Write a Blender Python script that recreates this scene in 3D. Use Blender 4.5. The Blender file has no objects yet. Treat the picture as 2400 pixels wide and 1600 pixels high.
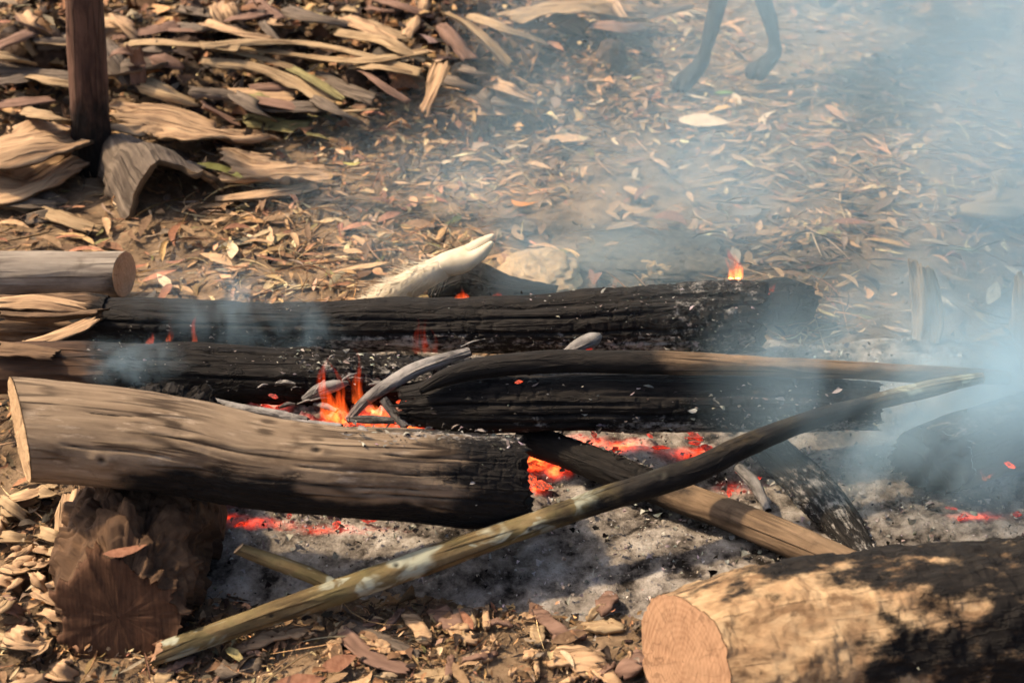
import bpy, math, random
import numpy as np
from mathutils import Vector

random.seed(7)
RNG = np.random.default_rng(11)
R = math.radians
scene = bpy.context.scene
COL = scene.collection

# ------------------------------------------------------------------ camera
CAM_H, PITCH, FPX = 1.6, R(32.0), 3465.0          # height, downward pitch, focal length in photo pixels
cam_d = bpy.data.cameras.new('camera')
cam_d.sensor_width = 36.0
cam_d.lens = FPX / 2400.0 * 36.0
cam_d.clip_start, cam_d.clip_end = 0.05, 400.0
cam_d.dof.use_dof = True
cam_d.dof.focus_distance = 2.62
cam_d.dof.aperture_fstop = 4.0
cam = bpy.data.objects.new('camera', cam_d)
COL.objects.link(cam)
cam.location = (0, 0, CAM_H)
cam.rotation_euler = (math.pi / 2 - PITCH, 0, 0)
scene.camera = cam

# ------------------------------------------------------------------ sky, sun, exposure
SUN_ELEV, SUN_AZ = R(52), R(-72)                  # azimuth from +Y towards +X: the sun stands left and behind the fire
sun_vec = Vector((math.sin(SUN_AZ) * math.cos(SUN_ELEV), math.cos(SUN_AZ) * math.cos(SUN_ELEV), math.sin(SUN_ELEV)))
world = bpy.data.worlds.new('World')
scene.world = world
world.use_nodes = True
wn = world.node_tree
sky = wn.nodes.new('ShaderNodeTexSky')
sky.sky_type = 'NISHITA'
sky.sun_disc = False
sky.sun_elevation = SUN_ELEV
sky.sun_rotation = SUN_AZ
sky.dust_density = 5.0
sky.air_density = 0.7
sky.ozone_density = 0.6
wn.links.new(sky.outputs[0], wn.nodes['Background'].inputs[0])
wn.nodes['Background'].inputs[1].default_value = 0.12
sun_d = bpy.data.lights.new('sun', 'SUN')
sun_d.energy = 3.6
sun_d.angle = R(3.0)
sun_d.color = (1.0, 0.77, 0.52)
sun = bpy.data.objects.new('sun', sun_d)
COL.objects.link(sun)
sun.rotation_euler = (-sun_vec).to_track_quat('-Z', 'Y').to_euler()
scene.view_settings.view_transform = 'Standard'
scene.view_settings.look = 'None'
scene.view_settings.gamma = 1.0
scene.view_settings.exposure = 0.65
scene.render.engine = 'CYCLES'
cy = scene.cycles
cy.use_denoising = True
cy.use_adaptive_sampling = True
cy.adaptive_threshold = 0.05
cy.max_bounces = 4
cy.diffuse_bounces = 2
cy.glossy_bounces = 1
cy.transmission_bounces = 1
cy.volume_bounces = 2
cy.transparent_max_bounces = 8
cy.volume_step_rate = 4.0

# ------------------------------------------------------------------ numeric helpers
def at(px, py, z=0.0):
    """ground-plan point: where the sight line of a photo pixel meets height z"""
    cx, cyy = (px - 1200.0) / FPX, (800.0 - py) / FPX
    c, s = math.cos(PITCH), math.sin(PITCH)
    d = np.array([cx, c + cyy * s, -s + cyy * c])
    t = (z - CAM_H) / d[2]
    return np.array([d[0] * t, d[1] * t, z])
def scale_at(p):
    return FPX / (p[1] * math.cos(PITCH) + (CAM_H - p[2]) * math.sin(PITCH))

_perm = np.random.default_rng(3).permutation(256)
_perm = np.concatenate([_perm, _perm])
_grad = np.random.default_rng(4).normal(size=(256, 3))
_grad /= np.linalg.norm(_grad, axis=1)[:, None]
def pn(P, seed=0.0):
    P = np.asarray(P, float) + np.array([17.3, 5.1, 9.7]) * (seed + 1)
    i = np.floor(P).astype(int); f = P - i; i &= 255
    u = f * f * f * (f * (f * 6 - 15) + 10)
    out = 0
    for dx in (0, 1):
        for dy in (0, 1):
            for dz in (0, 1):
                h = _perm[_perm[_perm[(i[:, 0] + dx) & 255] + ((i[:, 1] + dy) & 255)] + ((i[:, 2] + dz) & 255)]
                g = _grad[h]
                dot = g[:, 0] * (f[:, 0] - dx) + g[:, 1] * (f[:, 1] - dy) + g[:, 2] * (f[:, 2] - dz)
                w = (u[:, 0] if dx else 1 - u[:, 0]) * (u[:, 1] if dy else 1 - u[:, 1]) * (u[:, 2] if dz else 1 - u[:, 2])
                out = out + w * dot
    return out
def fbm(P, oct=4, seed=0.0, gain=0.5):
    P = np.asarray(P, float); a, t = 1.0, 0
    for k in range(oct):
        t = t + a * pn(P * 2 ** k, seed + k); a *= gain
    return t
def sstep(a, b, x):
    t = np.clip((x - a) / (b - a), 0, 1)
    return t * t * (3 - 2 * t)
def ash_field(x, y):
    x = np.atleast_1d(np.asarray(x, float)); y = np.atleast_1d(np.asarray(y, float))
    n = fbm(np.stack([x * 2.6, y * 2.6, x * 0], 1), 3, 21)
    r = (np.abs((x - 0.33) / 1.02) ** 3 + np.abs((y - 2.13) / 0.43) ** 3) ** (1 / 3)
    return sstep(1.12, 0.86, r + 0.28 * n)
def gh(x, y):
    """height of the ground"""
    x = np.atleast_1d(np.asarray(x, float)); y = np.atleast_1d(np.asarray(y, float))
    h = 0.035 * fbm(np.stack([x * 0.9, y * 0.9, x * 0], 1), 3, 2) + 0.012 * fbm(np.stack([x * 6, y * 6, x * 0], 1), 3, 8)
    heap = sstep(0.5, -0.3, x) * sstep(3.35, 4.1, y)
    h = h + heap * (0.05 + 0.09 * np.maximum(0, fbm(np.stack([x * 2.2, y * 2.2, x * 0 + 3], 1), 3, 5) + 0.35))
    a = ash_field(x, y)
    return h * (1 - 0.8 * a) * sstep(30, 4, np.hypot(x, y - 2)) 

# ------------------------------------------------------------------ object helpers
def setp(o, label=None, cat=None, group=None, kind=None):
    if label: o['label'] = label
    if cat: o['category'] = cat
    if group: o['group'] = group
    if kind: o['kind'] = kind
    return o
def mesh(name, V, F, mat=None, parent=None, smooth=True, uv=None, attr=None, colr=None):
    V = np.asarray(V, np.float32)
    me = bpy.data.meshes.new(name)
    F = np.asarray(F, np.int32)
    n = F.shape[1]
    me.vertices.add(len(V)); me.vertices.foreach_set('co', V.ravel())
    me.loops.add(F.size); me.loops.foreach_set('vertex_index', F.ravel())
    me.polygons.add(len(F))
    me.polygons.foreach_set('loop_start', np.arange(0, F.size, n, dtype=np.int32))
    me.polygons.foreach_set('loop_total', np.full(len(F), n, np.int32))
    me.update(calc_edges=True)
    me.polygons.foreach_set('use_smooth', np.full(len(F), smooth, bool))
    if uv is not None:
        l = me.uv_layers.new(name='UVMap')
        l.data.foreach_set('uv', np.asarray(uv, np.float32)[F.ravel()].ravel())
    for k, a in (attr or {}).items():
        A = me.attributes.new(k, 'FLOAT', 'POINT'); A.data.foreach_set('value', np.asarray(a, np.float32))
    if colr is not None:
        A = me.attributes.new('col', 'FLOAT_COLOR', 'POINT')
        c = np.ones((len(V), 4), np.float32); c[:, :3] = colr
        A.data.foreach_set('color', c.ravel())
    me.validate()
    o = bpy.data.objects.new(name, me)
    if mat: me.materials.append(mat)
    COL.objects.link(o)
    if parent: o.parent = parent
    return o
def empty(name, loc):
    o = bpy.data.objects.new(name, None); o.empty_display_size = 0.05
    COL.objects.link(o); o.location = loc
    return o
def quadgrid(nu, nv, close_v=False):
    i = np.arange(nu - 1)[:, None]; j = np.arange(nv if close_v else nv - 1)[None, :]
    j2 = (j + 1) % nv
    return np.stack([i * nv + j, (i + 1) * nv + j, (i + 1) * nv + j2, i * nv + j2], -1).reshape(-1, 4)

# ------------------------------------------------------------------ materials
def nd(nt, typ, ins=None, **props):
    n = nt.nodes.new('ShaderNode' + typ)
    for k, v in props.items(): setattr(n, k, v)
    for k, v in (ins or {}).items():
        s = n.inputs[k]
        if isinstance(v, bpy.types.NodeSocket): nt.links.new(v, s)
        elif isinstance(v, bpy.types.Node): nt.links.new(v.outputs[0], s)
        else: s.default_value = v
    return n
def newmat(name):
    m = bpy.data.materials.new(name); m.use_nodes = True
    nt = m.node_tree; nt.nodes.clear()
    return m, nt, nt.nodes.new('ShaderNodeOutputMaterial')
def c4(c): return (c[0], c[1], c[2], 1.0)
def mixc(nt, f, a, b, bt='MIX'):
    n = nt.nodes.new('ShaderNodeMix'); n.data_type = 'RGBA'; n.blend_type = bt
    for s, v in ((n.inputs[0], f), (n.inputs[6], a), (n.inputs[7], b)):
        if isinstance(v, bpy.types.NodeSocket): nt.links.new(v, s)
        else: s.default_value = v if not isinstance(v, tuple) else (c4(v) if len(v) == 3 else v)
    return n.outputs[2]
def ramp(nt, f, stops):
    n = nt.nodes.new('ShaderNodeValToRGB'); e = n.color_ramp.elements
    while len(e) < len(stops): e.new(0.5)
    for el, (p, c) in zip(e, stops): el.position = p; el.color = c4(c)
    nt.links.new(f, n.inputs[0]); return n.outputs[0]
def mth(nt, op, a, b=0.0, clamp=False):
    n = nt.nodes.new('ShaderNodeMath'); n.operation = op; n.use_clamp = clamp
    for s, v in ((n.inputs[0], a), (n.inputs[1], b)):
        if isinstance(v, bpy.types.NodeSocket): nt.links.new(v, s)
        else: s.default_value = v
    return n.outputs[0]
def mrange(nt, v, a, b, c=0.0, d=1.0):
    n = nt.nodes.new('ShaderNodeMapRange'); n.interpolation_type = 'SMOOTHSTEP'
    nt.links.new(v, n.inputs[0])
    for i, x in enumerate((a, b, c, d)): n.inputs[i + 1].default_value = x
    return n.outputs[0]
def mapping(nt, src, sc, loc=(0, 0, 0)):
    return nd(nt, 'Mapping', {'Vector': src, 'Scale': sc, 'Location': loc}).outputs[0]
def noise(nt, vec, scale, detail=4.0, rough=0.55, dist=0.0):
    return nd(nt, 'TexNoise', {'Vector': vec, 'Scale': scale, 'Detail': detail, 'Roughness': rough, 'Distortion': dist}).outputs[0]

def mat_wood(name, pale, mid, dark, su=7.0, sv=60.0, char=(0.008, 0.007, 0.0063), crack=0.5, rough=0.85, bump=0.5, lichen=None, patch=None, plates=1.0, knots=0.0, charn=0.9, stain_s=(4.5, 7), stain_f=0.7):
    """wood or bark along a log's own u (metres along) and v (metres round); point attributes char and ash"""
    m, nt, out = newmat(name)
    uv = nd(nt, 'UVMap').outputs[0]
    st = noise(nt, mapping(nt, uv, (su, sv, 1)), 1.0, 6.0, 0.6, 0.3)
    big = noise(nt, mapping(nt, uv, (9, 14, 1), (3, 1, 0)), 1.0, 4.0, 0.6, 0.6)
    col = ramp(nt, st, [(0.28, dark), (0.48, mid), (0.7, pale)])
    col = mixc(nt, mrange(nt, big, 0.42, 0.66, 0.0, 0.75), col, mid if patch is None else patch)
    fine = noise(nt, mapping(nt, uv, (su * 5, sv * 4, 1), (7, 3, 0)), 1.0, 5.0, 0.7)
    col = mixc(nt, mrange(nt, fine, 0.5, 0.8, 0.0, 0.6), col, dark)
    stain = noise(nt, mapping(nt, uv, (*stain_s, 1), (5, 9, 0)), 1.0, 6.0, 0.68, 0.8)
    col = mixc(nt, mrange(nt, stain, 0.50, 0.66, 0.0, stain_f), col, dark)
    if lichen is not None:
        l = noise(nt, mapping(nt, uv, (16, 26, 1), (8, 2, 0)), 1.0, 3.0, 0.5, 0.8)
        col = mixc(nt, mrange(nt, l, 0.52, 0.62), col, lichen)
    if knots:
        kv = nd(nt, 'TexVoronoi', {'Vector': mapping(nt, uv, (7, 13, 1), (.3, .6, 0)), 'Scale': 1.0}).outputs[0]
        kn = mth(nt, 'ADD', kv, mth(nt, 'MULTIPLY', mth(nt, 'SUBTRACT', fine, 0.5), 0.25))
        col = mixc(nt, mrange(nt, kn, 0.13, 0.06, 0.0, knots), col, (dark[0] * .4, dark[1] * .4, dark[2] * .4))
        col = mixc(nt, mrange(nt, noise(nt, mapping(nt, uv, (11, 50, 1), (9, 9, 0)), 1.0, 5.0, 0.7), 0.56, 0.68, 0.0, 0.8), col, (pale[0] * 1.15, pale[1] * 1.2, pale[2] * 1.3))
    # long shrinkage cracks
    vo = nd(nt, 'TexVoronoi', {'Vector': mapping(nt, uv, (4.0, 62, 1)), 'Scale': 1.0}, feature='DISTANCE_TO_EDGE').outputs[0]
    gate = noise(nt, mapping(nt, uv, (6, 20, 1), (1, 5, 0)), 1.0, 2.0)
    ck = mth(nt, 'MULTIPLY', mrange(nt, vo, 0.13, 0.02), mrange(nt, gate, 0.44, 0.6))
    col = mixc(nt, mth(nt, 'MULTIPLY', ck, crack), col, (dark[0] * 0.35, dark[1] * 0.33, dark[2] * 0.32))
    # char
    ca = nd(nt, 'Attribute', attribute_name='char').outputs['Fac']
    cn = noise(nt, mapping(nt, uv, (22, 40, 1), (2, 7, 0)), 1.0, 5.0, 0.65)
    cf = mrange(nt, mth(nt, 'ADD', ca, mth(nt, 'MULTIPLY', mth(nt, 'SUBTRACT', cn, 0.5), charn)), 0.18, 0.9)
    chn = noise(nt, mapping(nt, uv, (30, 120, 1)), 1.0, 4.0)
    chc = mixc(nt, mrange(nt, chn, 0.35, 0.75), char, (char[0] * 2.6, char[1] * 2.5, char[2] * 2.3))
    wob = nd(nt, 'TexNoise', {'Vector': mapping(nt, uv, (30, 60, 1)), 'Scale': 1.0, 'Detail': 4.0, 'Roughness': 0.7}).outputs[1]
    wv = nd(nt, 'VectorMath', {0: mapping(nt, uv, (11, 66, 1)), 1: wob}, operation='ADD').outputs[0]
    cvo = nd(nt, 'TexVoronoi', {'Vector': wv, 'Scale': 1.0, 'Randomness': 1.0}, feature='DISTANCE_TO_EDGE').outputs[0]
    cgate = mrange(nt, noise(nt, mapping(nt, uv, (9, 16, 1), (6, 2, 0)), 1.0, 3.0), 0.4, 0.6, 0.25, 1.0)
    chc = mixc(nt, mth(nt, 'MULTIPLY', mrange(nt, cvo, 0.07, 0.0, 0.0, plates), cgate), chc, (0.004, 0.004, 0.004))
    col = mixc(nt, cf, col, chc)
    # ash film
    aa = nd(nt, 'Attribute', attribute_name='ash').outputs['Fac']
    an = noise(nt, mapping(nt, uv, (48, 75, 1), (4, 4, 0)), 1.0, 5.0, 0.7)
    af = mrange(nt, mth(nt, 'ADD', aa, mth(nt, 'MULTIPLY', mth(nt, 'SUBTRACT', an, 0.5), 2.2)), 0.55, 1.05)
    col = mixc(nt, af, col, (0.34, 0.32, 0.29))
    h = mth(nt, 'ADD', mth(nt, 'MULTIPLY', st, 0.6), mth(nt, 'MULTIPLY', mth(nt, 'MULTIPLY', mth(nt, 'MULTIPLY', mrange(nt, cvo, 0.0, 0.12), cgate), cf), 0.9 * plates))
    h = mth(nt, 'SUBTRACT', h, mth(nt, 'MULTIPLY', ck, 0.8 * min(1.0, crack * 1.3)))
    bp = nd(nt, 'Bump', {'Height': h, 'Strength': bump, 'Distance': 0.006})
    b = nd(nt, 'BsdfPrincipled', {'Base Color': col, 'Roughness': rough, 'Normal': bp})
    b.inputs['Specular IOR Level'].default_value = 0.25
    nt.links.new(b.outputs[0], out.inputs[0])
    return m
def mat_endgrain(name, pale, dark, ringscale=150.0, burnt=0.0, rings=0.03, checks=.5, grime=.5):
    m, nt, out = newmat(name)
    uv = nd(nt, 'UVMap').outputs[0]
    n1 = noise(nt, mapping(nt, uv, (14, 14, 1)), 1.0, 4.0)
    ln = nd(nt, 'VectorMath', {0: uv}, operation='LENGTH').outputs['Value']
    rr = mth(nt, 'SINE', mth(nt, 'ADD', mth(nt, 'MULTIPLY', ln, ringscale * 6.28), mth(nt, 'MULTIPLY', n1, 9.0)))
    saw = noise(nt, mapping(nt, uv, (18, 220, 1)), 1.0, 3.0)
    f = mth(nt, 'ADD', mth(nt, 'MULTIPLY', rr, rings), mth(nt, 'ADD', mth(nt, 'MULTIPLY', saw, 0.5), mth(nt, 'MULTIPLY', n1, 0.5)))
    col = ramp(nt, f, [(0.3, dark), (0.62, pale)])
    col = mixc(nt, mrange(nt, n1, 0.62 - burnt, 0.85 - burnt), col, (dark[0] * 0.3, dark[1] * 0.28, dark[2] * 0.27))
    sp = nd(nt, 'SeparateXYZ', {0: uv}); an = mth(nt, 'ARCTAN2', sp.outputs[1], sp.outputs[0])
    rn = nd(nt, 'TexNoise', {'Vector': nd(nt, 'CombineXYZ', {0: an, 1: mth(nt, 'MULTIPLY', ln, 6.0)}).outputs[0], 'Scale': 2.6, 'Detail': 2.0}).outputs[0]
    ck = mth(nt, 'MULTIPLY', mrange(nt, mth(nt, 'ABSOLUTE', mth(nt, 'SUBTRACT', rn, 0.5)), 0.016, 0.004), mrange(nt, ln, 0.01, 0.04, 0.0, checks))
    col = mixc(nt, ck, col, (dark[0] * .3, dark[1] * .28, dark[2] * .26))
    dirt = noise(nt, mapping(nt, uv, (26, 26, 1), (4, 8, 0)), 1.0, 5.0, 0.65)
    col = mixc(nt, mrange(nt, dirt, 0.5, 0.75, 0.0, grime), col, (dark[0] * .55, dark[1] * .52, dark[2] * .5))
    bp = nd(nt, 'Bump', {'Height': saw, 'Strength': 0.4, 'Distance': 0.003})
    b = nd(nt, 'BsdfPrincipled', {'Base Color': col, 'Roughness': 0.85, 'Normal': bp})
    b.inputs['Specular IOR Level'].default_value = 0.2
    nt.links.new(b.outputs[0], out.inputs[0])
    return m
def mat_plain(name, a, b_, scale=30.0, stretch=(1, 1, 1), rough=0.85, bump=0.4, dist=0.004, rnd=0.0, trans=0.0):
    """two-tone mottled solid in object space; rnd = brightness change from one object to the next"""
    m, nt, out = newmat(name)
    tc = nd(nt, 'TexCoord').outputs['Object']
    n = noise(nt, mapping(nt, tc, stretch), scale, 6.0, 0.62, 0.2)
    col = ramp(nt, n, [(0.32, a), (0.66, b_)])
    if rnd:
        oi = nd(nt, 'ObjectInfo').outputs['Random']
        v = mrange(nt, oi, 0, 1, 1 - rnd, 1 + rnd * 0.6)
        col = mixc(nt, 1.0, col, nd(nt, 'CombineColor', {0: v, 1: v, 2: v}).outputs[0], 'MULTIPLY')
    bp = nd(nt, 'Bump', {'Height': n, 'Strength': bump, 'Distance': dist})
    b = nd(nt, 'BsdfPrincipled', {'Base Color': col, 'Roughness': rough, 'Normal': bp})
    b.inputs['Specular IOR Level'].default_value = 0.25
    nt.links.new(b.outputs[0], out.inputs[0])
    return m
def mat_vcol(name, rough=0.8, spec=0.25):
    m, nt, out = newmat(name)
    c = nd(nt, 'Attribute', attribute_name='col').outputs['Color']
    pos = nd(nt, 'NewGeometry').outputs['Position']
    n = noise(nt, pos, 160.0, 3.0)
    v = mrange(nt, n, 0.25, 0.75, 0.7, 1.2)
    col = mixc(nt, 1.0, c, nd(nt, 'CombineColor', {0: v, 1: v, 2: v}).outputs[0], 'MULTIPLY')
    b = nd(nt, 'BsdfPrincipled', {'Base Color': col, 'Roughness': rough})
    b.inputs['Specular IOR Level'].default_value = spec
    nt.links.new(b.outputs[0], out.inputs[0])
    return m
def mat_ember(name, col, strength):
    m, nt, out = newmat(name)
    tc = nd(nt, 'TexCoord').outputs['Object']
    n = noise(nt, tc, 130.0, 5.0, 0.75)
    f = mrange(nt, n, 0.36, 0.72)
    oi = nd(nt, 'ObjectInfo').outputs['Random']
    b = nd(nt, 'BsdfPrincipled', {'Base Color': c4((0.03, 0.022, 0.02)), 'Roughness': 0.95, 'Emission Color': c4(col)})
    nt.links.new(mth(nt, 'MULTIPLY', mth(nt, 'MULTIPLY', f, strength), mrange(nt, oi, 0, 1, 0.5, 1.3)), b.inputs['Emission Strength'])
    nt.links.new(b.outputs[0], out.inputs[0])
    return m
def mat_flame(name, lo, hi, strength):
    m, nt, out = newmat(name)
    tc = nd(nt, 'TexCoord')
    g = nd(nt, 'SeparateXYZ', {0: tc.outputs['Generated']}).outputs[2]
    n = noise(nt, mapping(nt, tc.outputs['Object'], (1, 1, 0.16)), 120.0, 2.0)
    s = mth(nt, 'MULTIPLY', mrange(nt, n, 0.36, 0.64, 0.10, 1.5), mrange(nt, g, 1.0, 0.0, 0.35, 1.0))
    col = mixc(nt, mrange(nt, g, 0.0, 0.7), hi, lo)
    e = nd(nt, 'Emission', {'Color': col, 'Strength': mth(nt, 'MULTIPLY', s, strength)})
    nt.links.new(e.outputs[0], out.inputs['Volume'])
    return m
def mat_smoke(name, dens, nscale, stretch=(1, 1, 1), lo=0.35, hi=0.7, col=(0.58, 0.84, 1.0), power=1.0, step=1.0):
    """density fades to nothing at the unit ellipsoid's surface"""
    m, nt, out = newmat(name)
    p = nd(nt, 'TexCoord').outputs['Object']
    ln = nd(nt, 'VectorMath', {0: p}, operation='LENGTH').outputs['Value']
    fall = mrange(nt, ln, 1.0, 0.25)
    if power != 1.0: fall = mth(nt, 'POWER', fall, power)
    pos = nd(nt, 'NewGeometry').outputs['Position']
    n = noise(nt, mapping(nt, pos, stretch), nscale, 2.0, 0.5, 0.6)
    d = mth(nt, 'MULTIPLY', mth(nt, 'MULTIPLY', fall, mrange(nt, n, lo, hi)), dens)
    v = nd(nt, 'VolumePrincipled', {'Color': c4(col), 'Anisotropy': 0.0, 'Density': d})
    nt.links.new(v.outputs[0], out.inputs['Volume'])
    m.cycles.volume_step_rate = step
    return m

# ------------------------------------------------------------------ ground
def axis_pts(a, b, step, far):
    mid = np.arange(a, b + step / 2, step); k = 1.35 ** np.arange(1, 24)
    lo = a - step * np.cumsum(k); hi = b + step * np.cumsum(k)
    return np.concatenate([lo[lo > -far][::-1], mid, hi[hi < far]])
gx, gy = axis_pts(-2.8, 2.8, 0.025, 120), axis_pts(1.0, 6.2, 0.025, 120)
GX, GY = np.meshgrid(gx, gy, indexing='ij')
gxv, gyv = GX.ravel(), GY.ravel()
gz = gh(gxv, gyv)
m, nt, out = newmat('forest_floor_soil')
pos = nd(nt, 'NewGeometry').outputs['Position']
n1 = noise(nt, pos, 14.0, 6.0, 0.65); n2 = noise(nt, pos, 90.0, 5.0, 0.65); n3 = noise(nt, pos, 1.6, 3.0)
soil = ramp(nt, n1, [(0.3, (0.07, 0.047, 0.029)), (0.5, (0.20, 0.137, 0.083)), (0.72, (0.35, 0.245, 0.148))])
soil = mixc(nt, mrange(nt, n2, 0.5, 0.75), soil, (0.32, 0.225, 0.135))
soil = mixc(nt, mrange(nt, n3, 0.5, 0.7, 0, 0.5), soil, (0.06, 0.042, 0.03))
bp = nd(nt, 'Bump', {'Height': mth(nt, 'ADD', n1, mth(nt, 'MULTIPLY', n2, 0.6)), 'Strength': 0.8, 'Distance': 0.012})
b = nd(nt, 'BsdfPrincipled', {'Base Color': soil, 'Roughness': 0.95, 'Normal': bp}); b.inputs['Specular IOR Level'].default_value = 0.15
nt.links.new(b.outputs[0], out.inputs[0])
ground = mesh('ground', np.stack([gxv, gyv, gz], 1), quadgrid(len(gx), len(gy)), m)
setp(ground, 'brown forest floor soil under dry leaf litter around the fire', None, None, 'structure')

# ash bed under the fire
ax, ay = np.arange(-0.95, 1.75, 0.008), np.arange(1.5, 2.75, 0.008)
AX, AY = np.meshgrid(ax, ay, indexing='ij'); axv, ayv = AX.ravel(), AY.ravel()
am = ash_field(axv, ayv)
A3 = np.stack([axv, ayv, axv * 0], 1)
lump = fbm(A3 * 22, 4, 31, 0.6)
az = gh(axv, ayv) - 0.012 + am * (0.026 + 0.008 * lump + 0.005 * fbm(A3 * 60, 3, 41) + 0.02 * fbm(A3 * 4, 2, 51))
hot = np.zeros(len(axv))
for (px, py, rx, ry, k) in [(520, 1200, .07, .02, .8), (620, 1215, .07, .025, 1.0), (760, 1222, .08, .022, 1.0), (880, 1225, .08, .02, .7), (1265, 1050, .05, .06, 1.7), (1300, 1085, .035, .03, 1.3), (1255, 1125, .025, .02, 1.2), (1370, 1020, .07, .025, 1.1), (1460, 1030, .06, .03, 1.3), (1640, 1040, .07, .035, 1.1), (1720, 1120, .05, .03, .8), (640, 935, .06, .03, .9), (800, 975, .12, .03, 1.2), (950, 985, .08, .03, 1.5), (2290, 1195, .07, .02, .9), (2400, 1600, .09, .05, 1.2)]:
    q = at(px, py, .03); hot = np.maximum(hot, k * np.exp(-((axv - q[0]) / rx) ** 2 - ((ayv - q[1]) / ry) ** 2))
m, nt, out = newmat('wood_ash')
pos = nd(nt, 'NewGeometry').outputs['Position']
n1 = noise(nt, pos, 9.0, 6.0, 0.66, 0.4); n2 = noise(nt, pos, 48.0, 6.0, 0.72); n3 = noise(nt, pos, 200.0, 4.0, 0.7)
la = nd(nt, 'Attribute', attribute_name='lump').outputs['Fac']
f = mth(nt, 'ADD', mth(nt, 'MULTIPLY', n1, 0.55), mth(nt, 'ADD', mth(nt, 'MULTIPLY', n2, 0.5), mth(nt, 'MULTIPLY', la, 0.22)))
col = ramp(nt, f, [(0.38, (0.022, 0.019, 0.016)), (0.45, (0.12, 0.104, 0.088)), (0.56, (0.29, 0.258, 0.218)), (0.74, (0.54, 0.50, 0.445))])
col = mixc(nt, mrange(nt, n3, 0.5, 0.75, 0, 0.5), col, (0.02, 0.018, 0.016))
bp = nd(nt, 'Bump', {'Height': mth(nt, 'ADD', n2, n3), 'Strength': 0.7, 'Distance': 0.006})
b = nd(nt, 'BsdfPrincipled', {'Base Color': col, 'Roughness': 1.0, 'Normal': bp}); b.inputs['Specular IOR Level'].default_value = 0.1
ha = nd(nt, 'Attribute', attribute_name='hot').outputs['Fac']
hn = noise(nt, pos, 45.0, 5.0, 0.7)
hf = mrange(nt, mth(nt, 'MULTIPLY', ha, hn), 0.14, 0.95)
nt.links.new(ramp(nt, hf, [(0.0, (0.9, 0.03, 0.012)), (0.5, (1.0, 0.06, 0.015)), (1.0, (1.0, 0.16, 0.03))]), b.inputs['Emission Color'])
nt.links.new(mth(nt, 'MULTIPLY', mth(nt, 'POWER', hf, 1.4), 2.4), b.inputs['Emission Strength'])
nt.links.new(b.outputs[0], out.inputs[0])
ash_material = m
ash = mesh('ash_bed', np.stack([axv, ayv, az], 1), quadgrid(len(ax), len(ay)), m, attr={'lump': lump, 'hot': hot})
setp(ash, 'pale grey wood ash mixed with charcoal spread under the burning logs', 'ash', None, 'stuff')
def surf(x, y):
    """top of ground or ash at a spot"""
    a = ash_field(x, y)
    return gh(x, y) + np.maximum(0, -0.012 + a * 0.03)

# ------------------------------------------------------------------ scattered litter
TAN, BRN, DRK, GRY, RED, OLV, PAL, ORG = (.42, .25, .12), (.18, .105, .052), (.045, .031, .022), (.24, .185, .125), (.29, .14, .075), (.20, .175, .065), (.54, .39, .22), (.42, .19, .06)
def leaf_geo(n, L, W, sick, arch, fold, yaw, t1, t2, pos, st=6, ragged=0.0, rng=RNG):
    t = np.linspace(0, 1, st); s = np.array([-1, 0, 1.0])
    w = np.sin(np.pi * np.clip(t, 0, 1) ** 0.8) ** 0.85; w[0] = 0.06; w[-1] = 0.02
    T, S = t[None, :, None], s[None, None, :]
    Lx, Wx = L[:, None, None], W[:, None, None]
    ww = w[None, :, None] * (1 + ragged * rng.normal(size=(n, st, 3)))
    x = Lx * (T - .5) + 0 * S
    y = Wx * .5 * ww * S + sick[:, None, None] * Lx * (T - .5) ** 2
    z = arch[:, None, None] * Lx * (.25 - (T - .5) ** 2) + fold[:, None, None] * np.abs(S) * Wx * ww
    def rot(a, b, ang):
        c, q = np.cos(ang)[:, None, None], np.sin(ang)[:, None, None]
        return c * a - q * b, q * a + c * b
    y, z = rot(y, z, t1); x, z = rot(x, z, t2); x, y = rot(x, y, yaw)
    V = np.stack([x + pos[:, 0, None, None], y + pos[:, 1, None, None], z + pos[:, 2, None, None]], -1)
    base = quadgrid(st, 3)
    F = (base[None] + (np.arange(n) * st * 3)[:, None, None]).reshape(-1, 4)
    return V.reshape(-1, 3), F
def pick_cols(n, pal, wts, jit=0.22, rng=RNG):
    wts = np.array(wts, float); k = rng.choice(len(pal), n, p=wts / wts.sum())
    c = np.array(pal)[k] * (1 + jit * rng.normal(size=(n, 1))) * (1 + 0.06 * rng.normal(size=(n, 3)))
    return np.clip(c, 0.008, 0.75)
litter_mat = mat_vcol('dry_leaf_mix', 0.75)
def field(n, x0, x1, y0, y1, dens):
    x = RNG.uniform(x0, x1, n); y = RNG.uniform(y0, y1, n)
    # keep to the widening wedge the camera looks over, with a margin at the sides
    ok = np.abs(x) < 0.62 + 0.40 * y
    keep = RNG.uniform(0, 1, n) < dens(x, y)
    k = ok & keep
    return x[k], y[k]
def litter_dens(x, y):
    a = ash_field(x, y)
    n = fbm(np.stack([x * 1.7, y * 1.7, x * 0 + 9], 1), 3, 12)
    front = sstep(2.0, 1.8, y)
    d = np.clip(0.58 + 1.5 * n, 0.08, 1) * (1 - 0.80 * front * sstep(-.62, -.45, x))
    return d * (1 - sstep(0.15, 0.6, a)) 
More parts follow.
